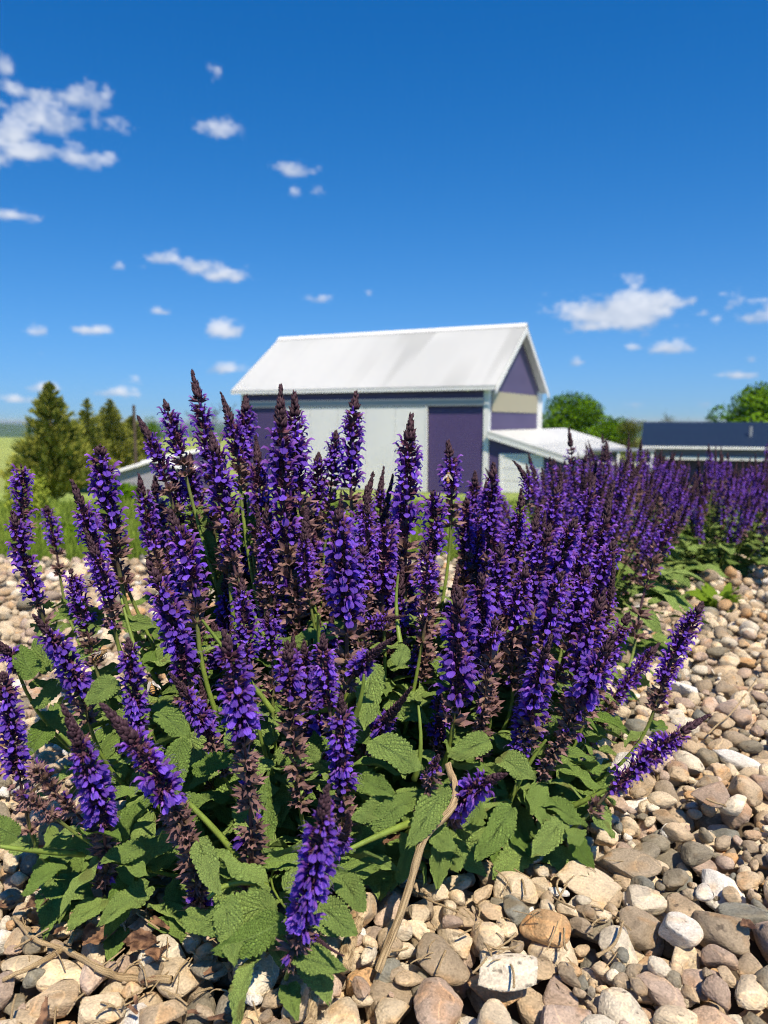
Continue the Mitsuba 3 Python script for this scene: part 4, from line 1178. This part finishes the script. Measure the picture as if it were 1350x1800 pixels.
def barn():
    fr = Frame([5.26, 39, 0], 1.11)
    W, L, ze, zr, zb = 9.45, 15.2, 2.34, 5.55, -3.55
    sl = (zr - ze) / (W / 2)
    oe, og = .42, .50
    sd0, _ = fr.at_wall(752, 780); sd1, _ = fr.at_wall(854, 780); sw1, _ = fr.at_wall(502, 780)
    zt = fr.at_wall(750, 716)[1]                                       # top of the doors
    N = 'barn__'
    # walls (0.2 m thick); the long wall is left open behind the doors
    put(N + 'wall', boxes(fr, [(sw1, L, 0, .2, zb, ze), (sd1 * 0, sd1, 0, .2, zb, ze), (sd1, sw1, 0, .2, zt + .02, ze), (sd1, sw1, .26, .4, zb, zt)]), 'purple_siding', False)
    put(N + 'wall_001', MB_of(prism_s(fr, [(0.2, zb), (W - .2, zb), (W, ze - .1), (W / 2, zr - .1), (0, ze - .1)], 0, .2)), 'gable_siding', False)
    put(N + 'wall_002', MB_of(prism_s(fr, [(0.2, zb), (W - .2, zb), (W, ze - .1), (W / 2, zr - .1), (0, ze - .1)], L - .2, L)), 'gable_siding', False)
    put(N + 'wall_003', boxes(fr, [(0, L, W - .2, W, zb, ze)]), 'purple_siding', False)
    # roof
    put(N + 'roof', MB_of(slab(fr, (-oe, ze - oe * sl + .12), (W / 2, zr + .12), -og, L + og, .12)), 'roof_metal', False)
    put(N + 'roof_001', MB_of(slab(fr, (W + oe, ze - oe * sl + .12), (W / 2 + .002, zr + .122), -og, L + og, .12)), 'roof_metal', False)
    put(N + 'ridge_cap', MB_of(prism(fr, [(W / 2 - .3, zr + .125 - .3 * sl + .045), (W / 2, zr + .20), (W / 2 + .3, zr + .125 - .3 * sl + .045), (W / 2, zr + .16)], -og - .02, L + og + .02)), 'white_paint', False)
    # gable trim along the rakes
    for i, (t0, t1) in enumerate(((-oe, W / 2 - .01), (W + oe, W / 2 + .01))):
        z0, z1 = ze - oe * sl - .02, zr - .02
        put(N + f'rake_board_{i + 1:03d}', MB_of(prism(fr, [(t0, z0), (t1, z1), (t1, z1 - .34), (t0, z0 - .26)], -og - .03, -og + .03)), 'white_paint', False)
    put(N + 'fascia', boxes(fr, [(-og + .05, L + og - .05, -oe - .04, -oe - .002, ze - oe * sl - .10, ze - oe * sl + .06)]), 'white_paint', False)
    put(N + 'corner_trim', boxes(fr, [(-.03, .26, -.035, .002, zb, ze - .12), (-.035, -.002, -.03, .22, zb, ze - .12)]), 'white_paint', False)
    put(N + 'corner_trim_001', boxes(fr, [(-.035, -.002, W - .36, W + .03, zb, ze - .12)]), 'white_paint', False)
    put(N + 'corner_trim_002', boxes(fr, [(L - .3, L + .03, -.035, .002, zb, ze - .12)]), 'white_paint', False)
    # sliding-door track and hood
    zk = fr.at_wall(700, 707)[1]
    put(N + 'door_track', boxes(fr, [(sd1 + .1, L - .2, -.14, -.004, zk - .22, zk + .16)]), 'grey_metal', False)
    # white sliding door: vertical metal panels
    n = 5
    for k in range(n):
        a, b = sd0 + .12 + (sw1 - sd0 - .12) * k / n, sd0 + .12 + (sw1 - sd0 - .12) * (k + 1) / n
        mb = boxes(fr, [(a + .012, b - .012, -.09, -.03, zb + .25, zk - .24)])
        put(N + f'sliding_door__panel_{k + 1:03d}', mb, 'white_paint', False)
    put(N + 'sliding_door__frame', boxes(fr, [(sd0, sd0 + .11, -.12, -.02, zb + .25, zk - .24)]), 'white_paint', False)
    # roll-up door: horizontal slats
    zz = zb + .15; k = 0
    while zz < zt - .02:
        k += 1
        q = [(0.09, zz), (0.09, min(zz + .108, zt)), (0.058, min(zz + .106, zt - .004)), (0.050, zz + .004)]
        put(N + f'roll_up_door__slat_{k:03d}', MB_of(prism(fr, q, sd1 + .02, sd0 - .01)), 'purple_slats', False); zz += .11
    # beige band, lamps, downspout on the gable
    put(N + 'beige_panel', boxes(fr, [(-.05, -.003, .42, W - .5, ze - 1.45, ze - .42)]), 'beige', False)
    p = fr(np.array([-.25, -.1, ze - .45]))
    for i, pt in enumerate(((-.22, .25, ze - .05), (1.05, -.16, ze - .30))):
        s = trimesh.creation.icosphere(subdivisions=2, radius=.16); s.apply_scale([1, 1, .8])
        arm = fr.box(pt[0] - .03, pt[0] + .25, pt[1] + .0, pt[1] + .06, pt[2] + .08, pt[2] + .13) if i == 0 else fr.box(pt[0] - .03, pt[0] + .03, pt[1], pt[1] + .16, pt[2] + .08, pt[2] + .13)
        mb = MB(); mb.add(np.array(s.vertices) + fr(np.array(pt)), s.faces); mb.add(*arm)
        put(N + f'yard_lamp_{i + 1:03d}', mb, 'white_paint', False)
    put(N + 'downspout', MB_of(tube(fr(np.array([[-.12, W + .05, ze - .3], [-.12, W + .05, zb + 2]])), .07, 8)[:2]), 'white_paint', False)
    labels['barn'] = {'label': 'dark purple barn with a white metal roof and white sliding door', 'category': 'barn'}
    # lean-to against the gable
    N = 'lean_to__'
    zl0 = fr.at_wall(860, 757)[1]
    sr, zl1 = fr.at_wall(1000, 803, -.35); Ls = -sr
    r = ray(1100, 803); e = np.array([0, 0, CAMZ]) - fr.o           # how far back its right edge reaches
    Dt = (e + r * ((-Ls - e @ fr.a) / (r @ fr.a))) @ fr.b
    q = [(-.05, zl0), (-Ls, zl1), (-Ls, zl1 - .16), (-.05, zl0 - .16)]
    put(N + 'roof', MB_of(prism_t(fr, q, -.35, Dt)), 'roof_metal', False)
    put(N + 'fascia', MB_of(prism_t(fr, [(a, b - .165) for a, b in ((-.05, zl0), (-Ls, zl1))] + [(-Ls, zl1 - .36), (-.05, zl0 - .36)], -.34, -.30)), 'white_paint', False)
    put(N + 'wall', MB_of(prism_t(fr, [(-.04, zl0 - .2), (-Ls + .3, zl1 - .1), (-Ls + .3, zb - .3), (-.04, zb - .3)], .0, .15)), 'purple_siding', False)
    put(N + 'wall_001', boxes(fr, [(-Ls + .3, -Ls + .45, .16, Dt - .3, zb - .3, zl1 - .17)]), 'purple_siding', False)
    sa, za = fr.at_wall(884, 803); sb, _ = fr.at_wall(950, 803)
    for k in range(4):
        h = (za - (zb - .2)) / 4
        put(N + f'garage_door__panel_{k + 1:03d}', boxes(fr, [(sb, sa, -.05, -.003, zb - .2 + k * h + .012, zb - .2 + (k + 1) * h - .012)]), 'white_paint', False)
    put(N + 'door_frame', boxes(fr, [(sb - .16, sb - .003, -.08, -.002, zb - .2, za + .16), (sa + .003, sa + .16, -.08, -.002, zb - .2, za + .16), (sb - .003, sa + .003, -.08, -.002, za + .003, za + .16)]), 'white_paint', False)
    labels['lean_to'] = {'label': 'low lean-to with a sloping white roof and white garage door on the barn gable', 'category': 'shed'}


def MB_of(vf):
    mb = MB(); mb.add(vf[0], vf[1]); return mb


def prism_s(fr, poly, s0, s1): return prism(fr, poly, s0, s1)


def prism_t(fr, poly, t0, t1):
    """An (s, z) outline carried along t."""
    g = Frame(fr.o, 0); g.a, g.b = fr.b, fr.a
    return prism(g, poly, t0, t1)


barn()


def navy_building():
    # frame: s runs away from the camera, t to the right
    r = math.radians(-20)
    o = at(1136, 783, 45)
    fr = Frame([o[0], o[1], 0], r)
    ze = o[2]; zr = ze + 1.35; D = 7.4; Lr = 16; zb = -3.9
    N = 'farm_building__'
    put(N + 'roof', MB_of(prism_t(fr, [(0, 0)] * 0 + [(-.4, ze - .02), (D / 2, zr), (D / 2, zr + .1), (-.4, ze + .08)], -.3, Lr)) if False else MB_of(_roof(fr, ze, zr, D, Lr)), 'navy', False)
    put(N + 'gutter', boxes(fr, [(-.52, -.41, -.35, Lr, ze - .16, ze - .02)]), 'white_paint', False)
    put(N + 'wall', boxes(fr, [(0, .2, 0, Lr - .5, ze - .62, ze - .02)]), 'frieze_wall', False)
    put(N + 'porch_beam', boxes(fr, [(-.25, -.02, 1.1, Lr - .5, ze - .78, ze - .60)]), 'white_paint', False)
    for k, q in enumerate([(1.6, 1.8, 0, Lr - .5, zb, ze - .1), (0, 1.598, -.002, .2, zb, ze - .1), (0, .16, .202, .9, zb, ze - .63)]): put(N + f'wall_{k + 1:03d}', boxes(fr, [q]), 'purple_siding', False)
    put(N + 'downspout', MB_of(tube(fr(np.array([[-.46, -.12, ze - .15], [-.40, -.10, ze - .5], [-.30, -.1, zb]])), .09, 8)[:2]), 'white_paint', False)
    v = fr(np.array([[1.3, 5.6, ze + .4], [1.3, 5.6, ze + 1.1]]))
    put(N + 'vent_pipe', MB_of(tube(v, .10, 10)[:2]), 'grey_metal', False)
    labels['farm_building'] = {'label': 'low building with a navy blue metal roof and white gutter at the right', 'category': 'building'}
    # open canopy between the lean-to and this building
    fr2 = Frame(at(1040, 800, 42) * [1, 1, 0], math.radians(-4))
    z = at(1040, 792, 42)[2]
    put('canopy__roof', boxes(fr2, [(0, 2.5, -.6, 3.4, z - .04, z + .04)]), 'grey_metal', False)
    for k, t in enumerate((-.4, 1.4, 3.2)):
        put(f'canopy__post_{k + 1:03d}', boxes(fr2, [(.1, .22, t, t + .12, -4, z - .063)]), 'white_paint', False)
    put('canopy__rail', boxes(fr2, [(.1, .16, -.4, 3.3, z - .75, z - .66)]), 'white_paint', False)
    labels['canopy'] = {'label': 'flat grey canopy on white posts between the lean-to and the navy-roofed building', 'category': 'canopy'}


def _roof(fr, ze, zr, D, Lr):
    return prism_t(fr, [(-.4, ze), (D / 2, zr), (D + .4, ze), (D + .4, ze - .1), (D / 2, zr - .1), (-.4, ze - .1)], -.3, Lr)


navy_building()


def left_shed():
    o = at(205, 840, 33)
    fr = Frame([o[0], o[1], 0], math.radians(10))
    g = float(land(o[0], 33)) - .3
    N = 'small_shed__'
    z0 = at(205, 832, 33)[2]; z1 = at(236, 812, 33)[2]; w = 3.1
    put(N + 'wall', MB_of(prism_s(fr, [(0, g), (w, g), (w, z0 - .03), (w / 2, z1 - .05), (0, z0 - .03)], 0, .12)), 'pale_wall', False)
    for k, t in enumerate((0, w - .12)): put(N + f'wall_{k + 1:03d}', boxes(fr, [(.12, 3, t, t + .12, g, z0 - .1)]), 'grey_wall', False)
    put(N + 'roof', MB_of(prism(fr, [(-.2, z0 - .05), (w / 2, z1), (w + .2, z0 - .05), (w + .2, z0 + .05), (w / 2, z1 + .1), (-.2, z0 + .05)], -.3, 3.2)), 'white_paint', False)
    put(N + 'post', boxes(fr, [(-.1, -.002, 1.0, 1.1, g, z0 - .2)]), 'grey_metal', False)
    labels['small_shed'] = {'label': 'small pale grey shed with a low white roof behind the left spikes', 'category': 'shed', 'group': 'small sheds at the left'}
    o = at(262, 815, 36)
    fr = Frame([o[0], o[1], 0], math.radians(6)); g = float(land(o[0], 36)) - .3
    z0 = at(258, 812, 36)[2]; z1 = at(330, 790, 36)[2]; w = 2.7
    N = 'small_shed_001__'
    put(N + 'wall', MB_of(prism_s(fr, [(0, g), (w, g), (w, z1 - .1), (0, z0 - .1)], 0, 2.5)), 'gable_siding', False)
    put(N + 'roof', MB_of(prism(fr, [(-.3, z0 - .1), (w + .3, z1 + .02), (w + .3, z1 + .14), (-.3, z0 + .06)], -.3, 2.9)), 'white_paint', False)
    labels['small_shed_001'] = {'label': 'lavender-grey shed with a slanting white roof edge, right of the smaller grey shed', 'category': 'shed', 'group': 'small sheds at the left'}
    p = at(235, 712, 40); gz = float(land(p[0], 40)) - .3
    mb = MB(); mb.add(*tube(np.array([[p[0], 40, gz], [p[0], 40, p[2]]]), [.11, .08], 8)[:2])
    put('utility_pole__pole', mb, 'bark')
    labels['utility_pole'] = {'label': 'thin wooden utility pole above the conifers at the left', 'category': 'pole'}


left_shed()


# ------------------------------------------------------------------ twigs, dead leaves, bees
def twig(key, pix, rad, label, sides=8, lift=.006, n=26, seed=1, cat='twig'):
    rng = np.random.default_rng(seed)
    pts = []
    for q in pix:
        p = on_bed(q[0], q[1], lift) if len(q) == 2 else at(*q)
        pts.append(p)
    c = curve(pts, n)
    gap = [top(q[0], q[1]) - q[2] for q in c if q[1] > .4]
    c[:, 2] += max(0.0, float(np.quantile(gap, .75))) if len(pix[0]) == 2 else 0.0   # lie on the stones, not in them
    if len(pix[0]) != 2: c[:, 2] = np.maximum(c[:, 2], [top(q[0], q[1]) + .001 for q in c])
    c[1:-1] = (c[:-2] + c[2:] + 2 * c[1:-1]) / 4
    r = np.linspace(rad[0], rad[1], n) * (1 + .22 * (rng.random(n) - .5))
    v, f, uv = tube(c, r, sides)
    d = (meshkit.fbm(v * 260, 2, seed) - .5)
    v = v + d[:, None] * rad[0] * .8
    put(key, (v, f, uv), 'twig_bark')
    if label: labels[key] = {'label': label, 'category': cat}


twig('dry_stalk', [(786, 1345, .60), (800, 1380, .585), (796, 1420, .57), (760, 1455, .56), (742, 1480, .55), (728, 1530, .545), (705, 1605, .535), (682, 1660, .525), (664, 1708, .515)], (.0032, .0030), 'long bent tan dry stalk lying from the leaves down across the stones', seed=3, cat='stalk')
twig('dry_stalk_001', [(630, 1620), (615, 1655), (604, 1700)], (.0048, .0060), 'short split pale stalk stump beside the large clump, left of the long bent stalk', n=12, seed=4, cat='stalk')
twig('dry_stalk_002', [(556, 1738), (549, 1775), (546, 1800)], (.0038, .0042), 'pale stub of a cut stalk at the bottom edge', n=10, seed=5, cat='stalk')
twig('fallen_twig__branch', [(25, 1612), (58, 1650), (112, 1668), (170, 1700), (215, 1718), (300, 1722)], (.0014, .0029), None, n=30, seed=6, lift=.003)
twig('fallen_twig__side_branch', [(5, 1722), (55, 1700), (105, 1672)], (.0014, .0021), None, n=14, seed=7, lift=.003)
twig('fallen_twig__side_branch_001', [(125, 1605), (128, 1640), (122, 1660)], (.0012, .0018), None, n=10, seed=8, lift=.012)
labels['fallen_twig'] = {'label': 'grey-brown branched twig lying on the stones at the lower left', 'category': 'twig'}
twig('thin_twig', [(720, 1562), (760, 1585), (800, 1600), (822, 1612)], (.0009, .0008), 'thin dark twig across the stones right of the long bent stalk', 5, n=12, seed=9)
twig('thin_twig_001', [(1235, 1062), (1290, 1052), (1350, 1058)], (.0020, .0018), 'thin curved twig on the gravel beside the yellow-green seedling', 5, n=12, seed=10)
twig('thin_twig_002', [(1245, 1290), (1265, 1270), (1285, 1255), (1330, 1195)], (.0012, .0010), 'thin pale straw on the gravel right of the leaning salvia spike', 5, n=12, seed=11)
twig('thin_twig_003', [(1240, 1440), (1262, 1448), (1275, 1452)], (.0011, .0010), 'short white straw between stones near the right edge', 5, n=8, seed=12)
twig('thin_twig_004', [(1050, 1680), (1080, 1660), (1096, 1618)], (.0016, .0008), 'dark curled twig standing out of the stones at the lower right', 5, n=12, seed=13, lift=.012)


def dead_leaf(key, u, v, size, seed, label):
    rng = np.random.default_rng(seed)
    c = on_bed(u, v, .008)
    a = rng.uniform(0, 6.28)
    d = np.array([math.cos(a), math.sin(a), rng.uniform(-.1, .3)])
    m = leaf_mesh(c - d * size * .5, c + d * size * .5, size * .7, nrm(np.array([rng.normal(0, .4), -.5, 1])), rng, rng.uniform(-.5, .5), .95, 0, nu=30, nv=7, teeth=2.5)
    v_ = m[0] + (meshkit.fbm(m[0] * 60, 3, seed)[:, None] - .5) * size * .55
    put(key, (v_, m[1], m[2]), 'dead_leaf')
    labels[key] = {'label': label, 'category': 'leaf'}


dead_leaf('dry_leaf', 245, 1655, .024, 1, 'crumpled reddish brown dead leaf above the fallen twig')
dead_leaf('dry_leaf_001', 690, 1500, .028, 2, 'tan dead leaf in the shade left of the long bent stalk')
dead_leaf('dry_leaf_002', 180, 1640, .022, 3, 'orange-brown dead leaf behind the stones at the lower left')
dead_leaf('dry_leaf_003', 62, 1605, .025, 4, 'dark purple-brown dead leaf at the left edge under the salvia')
dead_leaf('dry_leaf_004', 280, 1688, .022, 5, 'small torn brown dead leaf on the stone below the fallen twig')
dead_leaf('dry_leaf_005', 1315, 1628, .014, 6, 'small rust-coloured curled dead leaf beside the grey-green oval stone')


def litter():
    rng = np.random.default_rng(77)
    mb, fl = MB(), MB()
    for k in range(150):
        u, v = (rng.uniform(0, 480), rng.uniform(1560, 1800)) if k < 90 else (rng.uniform(600, 1100), rng.uniform(1450, 1720))
        p = on_bed(u, v, .002)
        a = rng.uniform(0, 6.28); L = rng.uniform(.006, .028)
        e = np.array([math.cos(a), math.sin(a), rng.normal(0, .2)]) * L
        if k % 3 or k > 60:
            q = bez(p - e * .5, p + rng.normal(0, .12, 3) * L + [0, 0, .002], p + e * .5, 6)
            mb.add(*tube(q, rng.uniform(.0004, .0010), 4))
        else:
            m = leaf_mesh(p - e * .3, p + e * .5, L * rng.uniform(.14, .34), nrm(np.array([rng.normal(0, .4), -.4, 1])), rng, rng.uniform(-.4, .4), .8, 0, nu=9, nv=3, teeth=2.3)
            fl.add(*m)
    put('plant_litter', mb, 'twig_bark', label='scattered bits of straw and broken stem among the stones in front', category='litter', kind='stuff')
    put('leaf_litter', fl, 'dead_leaf', label='scattered brown flakes of dead leaf among the stones in front', category='litter', kind='stuff')


litter()


def bee(key, p, yaw, pitch, label, s=.0125):
    ico = trimesh.creation.icosphere(subdivisions=2)
    V, Fc = np.array(ico.vertices), np.array(ico.faces)
    R = trimesh.transformations.euler_matrix(0, -pitch, yaw)[:3, :3]
    put_ = lambda v: (np.asarray(v) * s) @ R.T + p

    def body(parts, k, bs, striped):
        mb = MB()
        for (c, r, st) in parts:
            v = V * np.array(r) + np.array(c)
            mb.add(put_(v), Fc, np.stack([(V[:, 0] * .5 + .5) * .98, np.full(len(V), 0. if st else 1.)], 1))
        put(f'{key}__{k}', mb, bs)
    body([((-.32, 0, -.02), (.34, .17, .17), True)], 'abdomen', 'bee_body', True)
    body([((.12, 0, .04), (.18, .17, .17), False)], 'thorax', 'bee_body', False)
    body([((.36, 0, -.01), (.10, .14, .13), False)], 'head', 'bee_body', False)
    for i, sg in enumerate((-1, 1)):
        w = leaf_mesh((.1, sg * .06, .18), (-.55, sg * .42, .30), .22, np.array([0, 0, 1.]), np.random.default_rng(2), .05, .02, 0, nu=8, nv=3, teeth=0.001)
        put(f'{key}__wing_{i + 1:03d}', (put_(w[0]), w[1], w[2]), 'wing')
        mb = MB()
        for x in (.22, .1, -.02):
            mb.add(*tube(put_(np.array([[x, sg * .1, -.06], [x + .02, sg * .3, -.02], [x - .06, sg * .36, -.3]])), .022 * s, 4)[:2])
        mb.add(*tube(put_(np.array([[.42, sg * .05, .06], [.54, sg * .10, .10], [.62, sg * .12, 0]])), .014 * s, 4)[:2])
        put(f'{key}__leg_{i + 1:03d}', mb, 'dark', kind='stuff')
    labels[key] = {'label': label, 'category': 'bee'}


bee('honey_bee', at(178, 1150, .66), .6, .5, 'honey bee hovering before the gravel at the left, beside a salvia leaf')
bee('honey_bee_001', at(265, 1203, .575), 2.2, .8, 'honey bee clinging to the right side of a salvia spike at the left')
bee('honey_bee_002', at(788, 838, .81), 1.4, .9, 'pale bee on the slim salvia spike in front of the roll-up door')


# ------------------------------------------------------------------ air
scene['air'] = {'type': 'homogeneous', 'albedo': {'type': 'rgb', 'value': [.93, .95, .97]}, 'sigma_t': {'type': 'rgb', 'value': [.00006, .00008, .000125]}}
scene['haze'] = {'type': 'cube', 'to_world': T().translate([0, 0, -31]).scale([9500, 9500, 49]), 'bsdf': {'type': 'null'}, 'interior': {'type': 'ref', 'id': 'air'}}
scene['camera']['medium'] = {'type': 'ref', 'id': 'air'}
labels['haze'] = {'label': 'thin blue summer haze over the far hills', 'category': 'haze', 'kind': 'stuff'}
